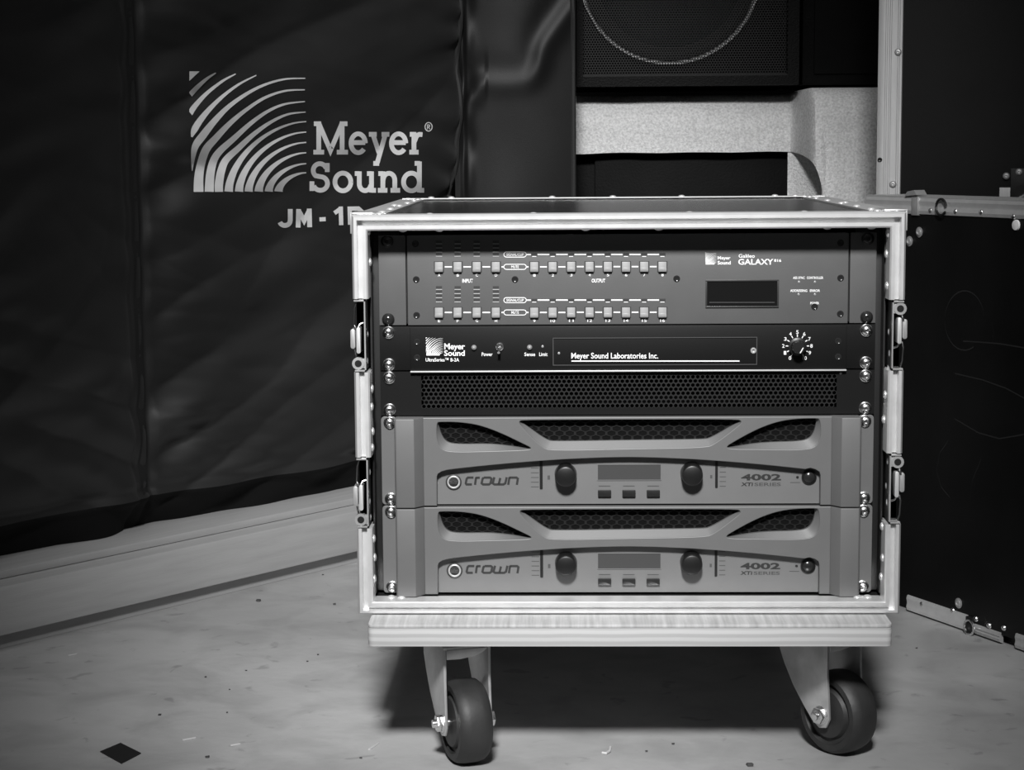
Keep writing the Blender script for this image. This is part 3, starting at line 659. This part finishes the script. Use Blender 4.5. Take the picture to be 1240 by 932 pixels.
# ---------------------------------------------------------------- plywood dolly
DX, DY0, DY1, DT, DB = .250, -.0786, .515, CB-.0006, .1305
dol = thing('plywood_dolly', 'low plywood dolly on swivel casters carrying the rack case', 'dolly', (0, .22, 0))
b = MB(); r = .006
b.prism(rrect(-DX, DX, DY0, DY1, r), 'z', DT-.0035, DT); bd = b.build('board', PLYTOP, dol, bevel=.0012)
b = MB(); b.prism(rrect(-DX, DX, DY0, DY1, r), 'z', DB, DT-.0036); b.build('ply_layers', PLYEDGE, bd, bevel=.0008)
def caster(x, y, phi):
    """swivel caster at (x, y); phi turns the wheel plane"""
    M = Matrix.Translation((x, y, 0)) @ Matrix.Rotation(phi, 4, 'Z')
    def put(mb, name, m, par, bevel=0, angle=35):
        me = mb.mesh(name, bevel, angle); me.transform(M); me.transform(WM[par.as_pointer()].inverted()); return link(name, me, m, par)
    # local: -y forward, x sideways; axle at y = -TR
    TR, HS, AZ, R = .028, .0215, .0420, .0417
    leg = [(.026, .1180), (.033, .108), (.032, .098), (.025, .084), (.012, .064), (-.004, .046), (-.016, .034), (-.026, .0285), (-.035, .0305), (-.0395, .040), (-.038, .060), (-.036, .085), (-.036, .1180)]
    b = MB()
    for s in (-1, 1):
        x0, x1 = sorted((s*HS, s*(HS+.0028))); b.prism(leg, 'x', x0, x1)
    b.box(-HS-.0028, HS+.0028, -.036, .036, .1165, .1195)
    b.prism([(-HS, .1170), (-HS, .1075), (-.008, .1070), (.008, .1090), (.016, .1125), (HS, .1165)], 'y', -.0375, -.0350)
    b.lathe([(.026, 0), (.026, .004), (.021, .006), (.021, .0085)], 24, (0, 0, .1190), 'z')
    fork = put(b, 'caster_fork', STEEL, dol, .0006)
    b = MB(); b.prism(rrect(-.046, .046, -.040, .040, .006), 'z', .1272, DB); put(b, 'mounting_plate', STEEL, fork, .0004)
    prof = [(.010, -.0175), (.024, -.0165), (.0265, -.0125), (.0295, -.0125), (.0315, -.0165), (.0370, -.0165), (.0405, -.0125), (R, -.006), (R, .006), (.0405, .0125), (.0370, .0165), (.0315, .0165), (.0295, .0125), (.0265, .0125), (.024, .0165), (.010, .0175)]
    b = MB(); b.lathe(prof, 40, (0, -TR, AZ), 'x'); put(b, 'wheel', RUBBER, fork, angle=40)
    b = MB(); b.lathe([(.0042, -.034), (.0042, .028)], 12, (0, -TR, AZ), 'x'); b.lathe([(.0085, -.0302), (.0085, -.0243)], 6, (0, -TR, AZ), 'x'); b.lathe([(.0085, .0243), (.0085, .029)], 6, (0, -TR, AZ), 'x'); b.lathe([(.0095, -.0250), (.0095, -.0242)], 18, (0, -TR, AZ), 'x')
    put(b, 'axle_bolt', CHROME, fork, .0005)
    return fork
def swivel(cx, cy, phi):    # wheel contact -> swivel position
    return cx-.028*math.sin(phi), cy+.028*math.cos(phi)
for cx, cy, ph in ((-.160, -.026, math.radians(21)), (.212, .007, math.radians(37))):
    sx, sy = swivel(cx, cy, ph); caster(sx, sy, ph)
caster(-.185, .455, math.radians(150)); caster(.185, .455, math.radians(205))

# ---------------------------------------------------------------- padded cover on its timber skid
TH = math.radians(52.2)
Uv = Vector((math.cos(TH), math.sin(TH), 0)); Nv = Vector((math.sin(TH), -math.cos(TH), 0)); Zv = Vector((0, 0, 1))
SK = pixz(0, 787, 0)                       # skid foot on the floor at the left picture edge
skid = thing('timber_skid', 'pale timber skid lying on the concrete under the padded cover', 'skid', SK, TH)
u1 = (pixp(436, 690, SK, Nv)-SK).dot(Uv)+.45
b = MB(); b.box(-.35, u1, .004, .34, 0, .020); b.build('foot_board', TIMBER, skid, bevel=.0015, local=True)
b = MB(); b.box(-.35, u1, -.012, .34, .0205, .081); b.build('side_board', TIMBER, skid, bevel=.003, local=True)
b = MB(); b.box(-.35, u1, .022, .34, .0815, .092); b.build('deck_board', TIMBER, skid, bevel=.002, local=True)
ZD = .0925
PC = pixz(0, 678, ZD)                      # foot of the cover
corner = pixp(551, 200, PC, Nv); corner.z = 0
UC = (corner-Vector((PC.x, PC.y, 0))).dot(Uv)
cov = thing('padded_cover', 'black padded loudspeaker cover with silver arc emblem and lettering, standing on the timber skid', 'cover', (PC.x, PC.y, ZD))
def uv(a, c):
    p = pixp(a, c, PC, Nv)-PC; return p.dot(Uv), p.z
s0 = uv(171, 0); s1 = uv(188, 605)
def useam(v): return s0[0]+(s1[0]-s0[0])*(v-s0[1])/(s1[1]-s0[1])
def gs(x, s): return math.exp(-(x/s)**2)
lu, lv = uv(300, 160)
def disp(u, v):
    s = u-useam(v); e = UC-u
    nz = noise.noise; away = 1-gs(s, .05); calm = 1-.8*gs(u-lu-.04, .26)*gs(v-lv+.03, .15)
    d = .008*(1-gs(s, .06))-.008 - .005*gs(s+.001, .006)-.003*gs(s+.028, .005)
    if s > 0:       # drawn folds running off the seam
        a = math.exp(-s/.24)*(1-math.exp(-s/.03))*(.35+.65*calm)
        d += .060*a*(abs(nz(Vector((v*11-s*3.5, s*2.2, 4))))-.25)
        d += .026*a*(abs(nz(Vector((v*24+s*5, s*4, 14))))-.25)
    else:
        d += .030*math.exp(s/.25)*(1-math.exp(s/.03))*(abs(nz(Vector((v*13+s*6, s*3, 9))))-.25)
    q = away*calm
    d += q*.055*abs(nz(Vector((u*1.1+v*.5, v*4.6-u*2.2, 2.2))))+q*.022*nz(Vector((u*2+v, v*9-u*4, 5.1)))
    d += q*.008*nz(Vector((u*6+v*3, v*22-u*8, 8.1)))
    ed = .0075*math.exp(-e/.07)*(1-math.exp(-e/.01))
    d += ed*math.sin(2*PI*v/.055+4*nz(Vector((v*7, e*8, 3))))
    d -= .012*math.exp(-max(e, 0)/.02)
    # hem piping and the tucked underside
    h = .044+.004*nz(Vector((u*6, 0, 7)))
    d += .0045*gs(v-h, .006) - .003*gs(v-h-.012, .006)
    if v < h: d -= .026*((h-v)/h)
    return d
UA = -.42; HV = 1.05; NU, NV = 250, 230
b = MB(); G = []
for j in range(NV+1):
    t = j/NV; v = HV*(t**1.15)
    for i in range(NU+1):
        u = UA+(UC-UA)*i/NU; G.append(PC+Uv*u+Zv*v+Nv*disp(u, v))
F_ = [(j*(NU+1)+i, j*(NU+1)+i+1, (j+1)*(NU+1)+i+1, (j+1)*(NU+1)+i) for j in range(NV) for i in range(NU)]
JH = next(j for j in range(NV) if HV*((j/NV)**1.15) > .043)
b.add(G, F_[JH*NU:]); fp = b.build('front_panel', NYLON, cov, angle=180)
b = MB(); b.add(G, F_[:JH*NU]); b.build('hem', mat('hem_shaded', .005, .8, spec=.2), cov, angle=180)  # tucked underside, its shade put into a darker cloth colour
BK = -Nv*.30
def sheet(mb, P, Q):     # strip between two polylines
    n = len(P); mb.add(P+Q, [(i, i+1, n+i+1, n+i) for i in range(n-1)])
b = MB(); row = G[-(NU+1):]; sheet(b, row, [p+BK for p in row]); lf = [G[j*(NU+1)] for j in range(NV+1)]; sheet(b, lf, [p+BK for p in lf])
c0 = [PC+Uv*UA+BK, PC+Uv*UC+BK]; sheet(b, c0, [p+Zv*HV for p in c0]); bot = G[:NU+1]; sheet(b, bot, [p+BK for p in bot])
b.build('back_panel', NYLON, cov)
# side panel, smooth nylon with a diagonal crease, turning to face the room
YS = corner.y
e1 = pix(694, 150, YS+.012); SL = e1.x-corner.x
CREASE = [(.028, .598), (.043, .617), (.080, .613), (.113, .617), (.130, .640), (.137, .668), (.157, .697), (.185, .735)]
for _ in range(3):
    CREASE = [CREASE[0]]+[((p[0]*k+q[0]*(1-k)), (p[1]*k+q[1]*(1-k))) for p, q in zip(CREASE, CREASE[1:]) for k in (.75, .25)]+[CREASE[-1]]
def sdisp(f, v):
    x = f*SL; d = .0025*noise.noise(Vector((x*12, v*7, 1.7)))+.008*math.sin(PI*f)
    best = 9; sd = 0; wgt = 1
    for k, ((x0_, v0_), (x1_, v1_)) in enumerate(zip(CREASE, CREASE[1:])):
        dx, dv = x1_-x0_, v1_-v0_; t = min(1, max(0, ((x-x0_)*dx+(v-v0_)*dv)/(dx*dx+dv*dv)))
        ex, ev = x-x0_-t*dx, v-v0_-t*dv; q = math.hypot(ex, ev)
        if q < best: best = q; sd = math.copysign(q, dx*ev-dv*ex); wgt = .35+.65*min(1, max(0, (x-.105)/.03)) if x > .05 else .9
    d += wgt*(.0055*gs(sd+.004, .016)-.003*gs(sd-.022, .02))
    d += .006*gs(x-.022, .010)*math.sin(v*58+2*noise.noise(Vector((v*9, 0, 0))))*.6
    d -= .005*gs(x-.014, .003)
    return d
b = MB(); n1, n2 = 60, 160; G2 = []
zs0 = -ZD+.10
for j in range(n2+1):
    v = zs0+(HV-zs0)*j/n2
    for i in range(n1+1):
        f = i/n1; base = Vector((corner.x+SL*f, YS+.012*f, ZD+v)); G2.append(base+Vector((0, -sdisp(f, v), 0)))
b.add(G2, [(j*(n1+1)+i, j*(n1+1)+i+1, (j+1)*(n1+1)+i+1, (j+1)*(n1+1)+i) for j in range(n2) for i in range(n1)])
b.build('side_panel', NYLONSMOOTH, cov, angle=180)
b = MB(); rt = [G2[j*(n1+1)+n1] for j in range(n2+1)]; sheet(b, rt, [p+Vector((-.02, .24, 0)) for p in rt]); tp = G2[-(n1+1):]; sheet(b, tp, [p+Vector((-.02, .24, 0)) for p in tp]); b.build('end_panel', NYLONSMOOTH, cov)
b = MB(); b.tube([G2[j*(n1+1)+n1] for j in range(0, n2+1, 4)], .0045, 8); b.build('edge_binding', BINDING, cov)
b = MB(); b.tube([PC+Uv*UC+Zv*(HV*j/60)+Nv*(disp(UC, HV*j/60)+.001) for j in range(1, 61)], .0050, 8); b.build('edge_binding', BINDING, cov)
# seam webbing on the front
b = MB(); A = []; B = []
for j in range(121):
    v = .05+(HV-.05)*j/120; us = useam(v)
    A.append(PC+Uv*(us-.021)+Zv*v+Nv*(disp(us-.021, v)+.0012)); B.append(PC+Uv*(us-.004)+Zv*v+Nv*(disp(us-.004, v)+.0014))
sheet(b, A, B); b.build('seam_binding', BINDING, cov)
# emblem and lettering printed on the cloth
def oncov(a, c, off=.0011):
    P = PC.copy(); u = v = 0
    for _ in range(6):
        p = pixp(a, c, P, Nv)-PC; u, v = p.dot(Uv), p.z; P = PC+Nv*(disp(u, v)+off)
    return PC+Uv*u+Zv*v+Nv*(disp(u, v)+off)
b = MB()
arcs_mark(b, 229.3, 370.9, 86.35, 232.25, oncov, 12); b.build('printed_emblem', PRINT, cov)
def fine(P, st=3):      # subdivide polylines so print follows the cloth
    Q = [P[0]]
    for p, q in zip(P, P[1:]):
        n = max(1, int(math.hypot(q[0]-p[0], q[1]-p[1])/st))
        Q += [(p[0]+(q[0]-p[0])*i/n, p[1]+(q[1]-p[1])*i/n) for i in range(1, n+1)]
    return Q
b = MB()
def word(mb, wd_, a0, a1, base, cap, width):
    adv = sum(SLAB[c][0]+.05 for c in wd_)-.05; k = (a1-a0)/adv; x = 0
    for c in wd_:
        ad, pls = SLAB[c]
        strokes_px(mb, [fine([(a0+(x+p[0])*k, base-p[1]*cap) for p in pl]) for pl in pls], oncov, width); x += ad+.05
word(b, 'Meyer', 379.5, 511, 187, 40, 5.7); word(b, 'Sound', 374.5, 513, 233, 37.5, 5.7)
b.build('printed_name', PRINT, cov)
b = MB(); strokes_px(b, [arcp(519, 153.5, 4.3, 5.2, 0, 360, 20)], oncov, 1.1); strokes_px(b, [[(517.6, 156.5), (517.6, 150.8)], [(517.6, 151), (520.2, 151.4), (520.2, 153.4), (517.6, 153.8)], [(518.8, 153.8), (520.6, 156.4)]], oncov, .9); b.build('printed_mark', PRINT, cov)
b = MB()
J = [[(351.5, 253), (351.5, 267)]+arcp(345.0, 267.5, 6.3, 5.4, 0, 165, 10)]
Mm = [[(361, 275.4), (361.6, 253)], [(375, 275), (374.5, 252.5)], [(361.6, 255), (368.3, 267), (374.5, 255)]]
strokes_px(b, [fine(p) for p in J+Mm], oncov, 5.8)
strokes_px(b, [[(386.8, 265.6), (394.4, 265.2)]], oncov, 5)
strokes_px(b, [fine(p) for p in [[(413.2, 272.5), (412.6, 250)], [(405, 258), (412.6, 252.5)], [(424, 272), (423.4, 250)], [(423.4, 252.6), (434, 252.4), (438, 256), (434, 260.8), (424, 261)]]], oncov, 5.2)
b.build('printed_model', PRINT, cov)

# ---------------------------------------------------------------- gear behind: cabinet, blanket, loudspeaker, plain case
YBk = 1.50
p0 = pix(690, 200, YBk); p1 = pix(1085, 200, YBk)
cab = thing('equipment_cabinet', 'low black cabinet standing behind the rack under the pale blanket', 'cabinet', ((p0.x+p1.x)/2, YBk+.25, 0))
b = MB(); b.box(p0.x, p1.x, YBk+.02, YBk+.5, 0.0, .676); bo = b.build('body', CABBLACK, cab, bevel=.004)
q0 = pix(720, 200, YBk); q1 = pix(962, 200, YBk)
b = MB(); b.box(q0.x, q1.x, YBk+.008, YBk+.0195, .06, .65); b.build('front_panel', CABBLACK, cab, bevel=.003)
# blanket : thick felt over the cabinet edge, dropping into a long fold on the right
bl = thing('felt_blanket', 'pale grey felt blanket draped over the black cabinet beneath the loudspeaker', 'blanket', ((p0.x+p1.x)/2, YBk+.1, .66))
xa = pix(697, 150, YBk-.02).x; xbk = pix(957, 180, YBk-.02).x; xc = pix(985, 140, YBk-.1).x; xd = pix(1078, 140, YBk-.12).x
def felt_sheet(name, prof, n, thick, m, par):
    """prof(i/n) -> list of points of one cross-section"""
    b = MB(); R = [prof(i/n) for i in range(n+1)]; k = len(R[0])
    b.add([p for r_ in R for p in r_], [(i*k+j, i*k+j+1, (i+1)*k+j+1, (i+1)*k+j) for i in range(n) for j in range(k-1)])
    me = b.mesh(name, angle=180)
    bm = bmesh.new(); bm.from_mesh(me); bmesh.ops.recalc_face_normals(bm, faces=bm.faces); bmesh.ops.solidify(bm, geom=bm.faces[:], thickness=thick); bm.to_mesh(me); bm.free()
    me.polygons.foreach_set('use_smooth', [True]*len(me.polygons)); me.set_sharp_from_angle(angle=math.radians(50))
    me.transform(WM[par.as_pointer()].inverted()); return link(name, me, m, par)
zlow = pix(820, 185, YBk-.02).z
def drape(f):
    x = xa+(xd-xa)*f; k = min(1, max(0, (x-xbk)/(xc-xbk))); k = k*k*(3-2*k)      # 0 left, 1 right fold
    ys = YBk-.022-.105*k+.006*noise.noise(Vector((x*12, 0, 3)))
    zt = .688+.008*k
    zl = zlow-.004*noise.noise(Vector((x*9, 0, 1))) if x < xbk else None
    if zl is None:
        a, c = proj((x, ys, .6)); fx = min(1, (x-xbk)/(pix(994, 210, YBk-.1).x-xbk)); zl = zlow-(.30 if fx >= 1 else .095*(1-math.sqrt(max(0, 1-fx**2))))
        if fx >= 1: zl = .30
    P = [Vector((x, YBk+.22, zt+.006)), Vector((x, YBk+.10, zt+.006))]
    for i in range(9):
        t = PI/2*i/8; P.append(Vector((x, ys+.05-.05*math.sin(t), zt-.05+.055*math.cos(t)+.0)))
    for i in range(1, 13):
        q = i/12; z = (zt-.05)*(1-q)+zl*q
        P.append(Vector((x, ys+.003*noise.noise(Vector((x*16, z*16, 5)))-.010*k*math.sin(q*2.2), z)))
    return P
felt_sheet('drape', drape, 150, .007, FELT, bl)
def inner(f):
    a0 = pix(953, 210, YBk+.0).x; a1 = pix(1000, 210, YBk-.06).x; x = a0+(a1-a0)*f
    return [Vector((x, YBk-.012-.055*f**1.6, z)) for z in (.60, .57, .54, .51, .48, .44, .38, .32)]
felt_sheet('inner_fold', inner, 14, .006, FELT, bl)
# loudspeaker
YSp = YBk-.07; zs = pix(820, 103.5, YSp).z
x0 = pix(698, 50, YSp).x; x1 = pix(968, 50, YSp).x; HS_ = .56
spk = thing('loudspeaker', 'black loudspeaker with perforated steel grille over a round woofer, lying on the felt blanket', 'loudspeaker', ((x0+x1)/2, YSp+.2, zs))
gx0 = pix(706, 50, YSp).x; gx1 = pix(954, 50, YSp).x; gz0 = pix(820, 92, YSp).z; gz1 = zs+HS_-.015
b = MB(); b.box(x0, gx0, YSp, YSp+.03, zs, zs+HS_); b.box(gx1, x1, YSp, YSp+.03, zs, zs+HS_); b.box(gx0, gx1, YSp, YSp+.03, zs, gz0); b.box(gx0, gx1, YSp, YSp+.03, gz1, zs+HS_); b.build('front_frame', mat('speaker_frame', .004, .5, bump=.3, bscale=300, spec=.12), spk)
b = MB(); b.box(x0, x1, YSp+.0301, YSp+.36, zs, zs+HS_); b.build('cabinet', CABBLACK, spk, bevel=.003)
b = MB(); hexgrid(b, gx0, gx1, gz0, gz1, YSp+.006, .0046, .0040, .0019, .0018)
o = b.build('grille', GRILLE, spk); o['kind'] = 'stuff'
b = MB(); b.box(gx0, gx1, YSp+.003, YSp+.010, gz0, gz0+.003); b.build('grille_edge', GRILLE, spk)
wc = pix(811, -33, YSp+.02); wr = (pix(920, -33, YSp+.02)-wc).x
b = MB(); b.lathe([(wr+.002, .002), (wr+.002, -.010), (wr-.002, -.010), (wr-.004, .002)], 90, wc, 'y'); wf = b.build('woofer_ring', mat('pale_gasket', .9, .35), spk)
b = MB(); b.lathe([(wr-.006, .003), (wr-.014, -.006), (wr-.026, .001), (wr-.028, .003), (.05, .0085), (.045, .0015), (.02, -.004), (.0005, -.006)], 64, wc, 'y'); b.build('woofer_cone', CONE, wf)
# plain black case to the right of it
YK = YBk-.02; kx0 = pix(972, 50, YK).x; kx1 = kx0+.22; kz = .696
plain = thing('road_case', 'plain black case standing beside the grille loudspeaker, behind the aluminium upright', 'case', ((kx0+kx1)/2, YK+.15, kz+.012))
b = MB(); b.box(kx0, kx1, YK+.005, YK+.30, kz+.012, kz+.55); b.build('body', CABBLACK, plain, bevel=.004)
b = MB(); b.box(kx0+.02, kx1-.02, YK, YK+.0048, kz+.03, kz+.52); b.build('front_panel', CABBLACK, plain, bevel=.002)

# ---------------------------------------------------------------- tall flight case on the right
TP = pix(1061, 225, .90); TP.z = 0; TA = math.radians(-13)
TX = Vector((math.cos(TA), math.sin(TA), 0)); TN = Vector((math.sin(TA), -math.cos(TA), 0))
tall = thing('tall_flight_case', 'tall black flight case with broad aluminium corner upright, standing behind the loose lid', 'flight case', TP, TA)
def ontall(a, c): p = pixp(a, c, TP, TN)-TP; return p.dot(TX), p.z
w_ = ontall(1090.5, 225)[0]
b = MB(); b.box(.002, .80, .002, .42, .02, 1.2); b.build('body', LIDBLACK, tall, bevel=.003, local=True)
prof = [(0, .035), (0, .001)]
for k in range(1, 6):
    xk = w_*k/6; prof += [(xk-.0016, -.0006), (xk-.0008, .0004), (xk+.0008, .0004), (xk+.0016, -.0006)] if k in (2, 3, 5) else [(xk, -.0006)]
prof += [(w_-.001, -.0004), (w_, .0018), (.0018, .0018), (.0018, .035)]
b = MB(); b.prism(prof, 'z', .03, 1.19); b.build('upright', ALU_DULL, tall, local=True)
for z in (.0, 1.165):
    b = MB(); b.box(0, .802, -.0006, .0018, z, z+.030); b.build('edge_rail', ALU_DULL, tall, local=True)
rv2 = MB().lathe([(.0050, 0), (.0048, .0012), (.0034, .0026), (.0016, .0028), (.0014, .0018), (.0002, .0016)], 14, axis='y', sign=-1).mesh('rivet'); rv2.materials.append(STEEL)
def tput(me, name, a, c, y):
    x, z = ontall(a, c); o = link(name, me, None, tall); o.location = (x, y, z)
for a, c in ((1087.5, 63), (1081.3, 223)): tput(rv2, 'rivet', a, c, -.0008)
tput(hole, 'rivet', 1065.5, 193.5, -.0008)
hx, hz = ontall(1210, 240); b = MB(); b.box(hx, hx+.10, -.002, .0018, hz-.03, hz+.015); pl = b.build('handle_plate', ALU_DULL, tall, bevel=.0006, local=True)
gx, gz = ontall(1224, 204); b = MB(); b.box(gx, gx+.085, -.004, -.0022, hz-.02, gz); b.build('handle_dish', DARKSTEEL, pl, bevel=.0006, local=True)
cx_, cz_ = ontall(1228, 250)
b = MB(); b.prism(rrect(cx_, cx_+.06, cz_-.03, cz_+.030, .008), 'y', -.0052, -.0041); b.build('handle_recess', PLASTICBLACK, pl, local=True)
b = MB(); b.tube([(cx_+.004, -.006, cz_-.03), (cx_+.004, -.012, cz_), (cx_+.008, -.014, cz_+.012), (cx_+.016, -.014, cz_+.018), (cx_+.06, -.014, cz_+.018), (cx_+.066, -.012, cz_+.004), (cx_+.066, -.006, cz_-.03)], .004, 10); b.build('handle', CHROME, pl, local=True)
tput(rv2, 'rivet', 1218.5, 213, -.001); tput(rv2, 'rivet', 1234, 208, -.004)

# ---------------------------------------------------------------- loose lid standing on edge
LT = pixz(1240, 790, 0); L0 = pixz(1098, 740, 0); ld_ = (LT-L0).normalized(); LA = math.atan2(ld_.y, ld_.x)
LN = Vector((ld_.y, -ld_.x, 0))             # towards the viewer's left-front
def onlid(a, c): 
    p = pixp(a, c, L0, LN)-L0; return p.dot(ld_), p.z
ul = onlid(1050, 243)[0]; lidw = .39; lh = onlid(1150, 239)[1]
lid = thing('case_lid', 'loose black case lid with aluminium rims and faint chalk scribbles, standing on the concrete', 'lid', L0, LA)
b = MB(); b.box(ul+.004, ul+lidw-.004, .0006, .010, .012, lh-.006); b.build('panel', LIDBLACK, lid, local=True)
b = MB(); dp = .062
b.box(ul+.003, ul+lidw-.003, .0101, dp, lh-.011, lh-.002); b.box(ul+.003, ul+lidw-.003, .0101, dp, .0015, .011); b.box(ul+.002, ul+.011, .0101, dp, .011, lh-.011); b.box(ul+lidw-.011, ul+lidw-.002, .0101, dp, .011, lh-.011); b.build('rim_boards', LIDBLACK, lid, local=True)
def lrail(z0, z1, x0, x1, name='rim_edging', m=ALU):
    zc = (z0+z1)/2; b = MB()
    b.prism([(0.004, z0), (-.0010, z0+.002), (-.0022, z0+.006), (-.0012, zc-.001), (-.0012, zc+.001), (-.0022, z1-.006), (-.0010, z1-.002), (.004, z1)], 'x', x0, x1)
    return b.build(name, m, lid, local=True, angle=20)
ua = onlid(1112, 243)[0]; ub = onlid(1140, 243)[0]
lrail(lh-.024, lh, ul, ua-.012); lrail(lh-.024, lh, ua+.004, ul+lidw)
b = MB(); b.box(ul, ul+lidw, -.001, dp+.002, lh-.0018, lh+.0002); b.build('rim_edging', ALU_DULL, lid, local=True)
uc = onlid(1172, 755)[0]; ud = onlid(1212, 770)[0]
lrail(.0008, .024, onlid(1099, 735)[0], uc); lrail(.0008, .016, uc+.012, ud, m=ALU_DULL); lrail(.0008, .022, ud+.028, ul+lidw, m=ALU_DULL)  # right of the catch the rim's lack of light is put into duller metal
for s in (ul, ul+lidw-.022):
    b = MB(); b.prism([(s, -.001), (s+.022, -.001), (s+.022, .002), (s, .002)], 'z', .03, lh-.026); b.build('rim_edging', ALU_DULL, lid, local=True)
# catch hardware on the rims
b = MB(); b.box(ua-.011, ua+.003, -.003, .004, lh-.024, lh-.001); ct = b.build('catch', STEEL, lid, bevel=.001, local=True)
b = MB(); b.prism([(ua-.024, lh+.0002), (ua-.018, lh+.006), (ua-.004, lh+.008), (ua+.002, lh+.002)], 'y', -.004, .012); b.build('catch_hook', STEEL, ct, local=True)
ring = [(ub+.006+.010*math.cos(t), -.005, lh-.012+.010*math.sin(t)) for t in np.linspace(.2, 2*PI-.6, 16)]
b = MB(); b.tube(ring, .0016, 8); b.build('catch_ring', DARKSTEEL, ct, local=True)
b = MB(); b.box(uc+.000, uc+.013, -.004, .004, .002, .022); c2 = b.build('catch', DARKSTEEL, lid, bevel=.001, local=True)
b = MB(); b.tube([(uc+.010+.009*math.cos(t), -.006, .010+.009*math.sin(t)) for t in np.linspace(0, 2*PI, 18)[:-1]], .0016, 8, True); b.build('catch_ring', CHROME, c2, local=True)
rv3 = MB().lathe([(.0040, 0), (.0038, .0010), (.0028, .0022), (.0003, .0026)], 12, axis='y', sign=-1).mesh('rivet'); rv3.materials.append(CHROME)
scw = MB().lathe([(.0066, 0), (.0066, .0008), (.0046, .0012), (.0044, .0022), (.0022, .0030), (.0018, .0018), (.0002, .0016)], 16, axis='y', sign=-1).mesh('lid_screw'); scw.materials.append(STEEL)
def lidput(me, name, a, c, off=0.0):
    u_, z_ = onlid(a, c); o = link(name, me, None, lid); o.location = (u_, -off, z_)
for a, c in ((1117, 731), (1154, 739), (1182, 749), (1216, 760), (1198, 757), (1127.5, 255), (1158, 256), (1189, 257), (1228, 262)): lidput(rv3, 'rivet', a, c)
for a, c in ((1113.4, 281), (1101.5, 292), (1161, 730)): lidput(scw, 'lid_screw', a, c)
lidput(MB().lathe([(.0066, 0), (.0060, .002), (.0002, .003)], 14, axis='y', sign=-1).mesh('lid_screw') , 'lid_screw', 1231, 272.5)
lid.children[-1].data.materials.append(SCREW_BLACK)
for pts in ([(1160+24*math.cos(t)+8, 388-36*math.sin(t)) for t in np.linspace(-.3, 5.2, 26)], [(1166, 413), (1185, 414), (1210, 416), (1240, 421)], [(1156, 452), (1190, 460), (1218, 470), (1240, 482)], [(1156, 507), (1185, 524), (1210, 531), (1240, 526)],
            [(1148, 534), (1138, 548), (1134, 570), (1140, 590), (1150, 602)], [(1188, 556), (1178, 580), (1174, 604)], [(1201, 419), (1203, 405), (1201, 390)]):
    b = MB(); P = [onlid(*p) for p in pts]; vs = []
    for (u_, z_) in P: vs += [(u_, -.0001+.0003, z_+.0009), (u_, -.0001+.0003, z_-.0009)]
    b.add(vs, [(2*i, 2*i+2, 2*i+3, 2*i+1) for i in range(len(P)-1)]); b.build('chalk_line', CHALK, lid, local=True)

# ---------------------------------------------------------------- things lying on the floor
P = [pixz(a, c, 0) for a, c in ((121, 910.5), (146, 900), (171, 912.5), (147, 925))]
b = MB(); b.add([p+Vector((0, 0, .0004)) for p in P]+[p+Vector((0, 0, .0010)) for p in P], [(0,1,2,3),(7,6,5,4),(0,4,5,1),(1,5,6,2),(2,6,7,3),(3,7,4,0)])
tag(b.build('tape_square', TAPE), 'small black square of tape stuck on the concrete floor', 'tape')
P = [pixz(a, c, 0) for a, c in ((729, 913), (734, 913.5), (738, 911), (739, 906))]
b = MB(); b.tube([p+Vector((0, 0, .0015)) for p in P], .0014, 6); tag(b.build('wood_shaving', CHIP), 'thin curled pale shaving on the concrete before the dolly', 'shaving')
for i, (a, c, s) in enumerate(((193, 866, 2.2), (249, 820, 1.6), (251, 917, 2.4), (298, 812, 1.4), (372, 801, 1.6), (385, 793, 1.5), (278, 835, 1.3), (275, 863, 1.4), (391, 696, 1.8), (313, 728, 3.4), (405, 732, 2.6), (437, 918, 1.6), (815, 901, 2.0), (783, 910, 1.6), (1110, 785, 1.6), (908, 927, 4.0))):
    p = pixz(a, c, 0); k = s*.0008; b = MB(); vs = []
    for j in range(8):
        vs.append((p.x+k*(1 if j & 1 else -1)*random.uniform(.6, 1.2), p.y+k*(1 if j & 2 else -1)*random.uniform(.6, 1.2), 0.0002+(k*random.uniform(.6, 1.0) if j & 4 else 0)))
    b.add(vs, [(0,1,3,2),(4,5,7,6),(0,1,5,4),(1,3,7,5),(3,2,6,7),(2,0,4,6)])
    zone = 'skid' if i in (8, 9, 10) else 'tape' if i in (0, 2) else 'dolly' if i in (11, 12, 13) else 'clot' if i == 15 else 'lid' if i == 14 else 'open'
    lb = {'skid': 'small dark crumb of dirt on the concrete along the timber skid', 'tape': 'tiny dark crumb of dirt on the concrete beside the black tape square', 'dolly': 'tiny dark crumb of dirt on the concrete in front of the dolly',
          'clot': 'larger dark clot of dirt on the concrete in front of the dolly', 'lid': 'single tiny dark crumb on the concrete beneath the loose lid', 'open': 'tiny dark crumb of dirt on open concrete between skid and tape square'}[zone]
    tag(b.build('crumb', CRUMB), lb, 'crumb', None if zone in ('clot', 'lid') else 'dirt crumbs, '+zone)
for i, (a, c, da, dc) in enumerate(((229, 895, 8, -1.5), (285, 902, 6, -1), (88, 793, 5, -1), (453, 904, 6, -4))):
    p = pixz(a-da, c-dc, 0); q = pixz(a+da, c+dc, 0); d = (q-p).cross(Zv).normalized()*.0012; h = Vector((0, 0, .0014)); e = Vector((0, 0, .0002))
    b = MB(); b.add([p-d+e, p+d+e, q+d*.5+e, q-d*.4+e, p-d*.8+h, p+d*.7+h, q+d*.4+h, q-d*.3+h], [(0,1,2,3),(4,5,6,7),(0,1,5,4),(1,2,6,5),(2,3,7,6),(3,0,4,7)])
    tag(b.build('wood_splinter', CHIP), 'slim pale wood splinter on the concrete floor', 'splinter', 'wood splinters on the concrete')
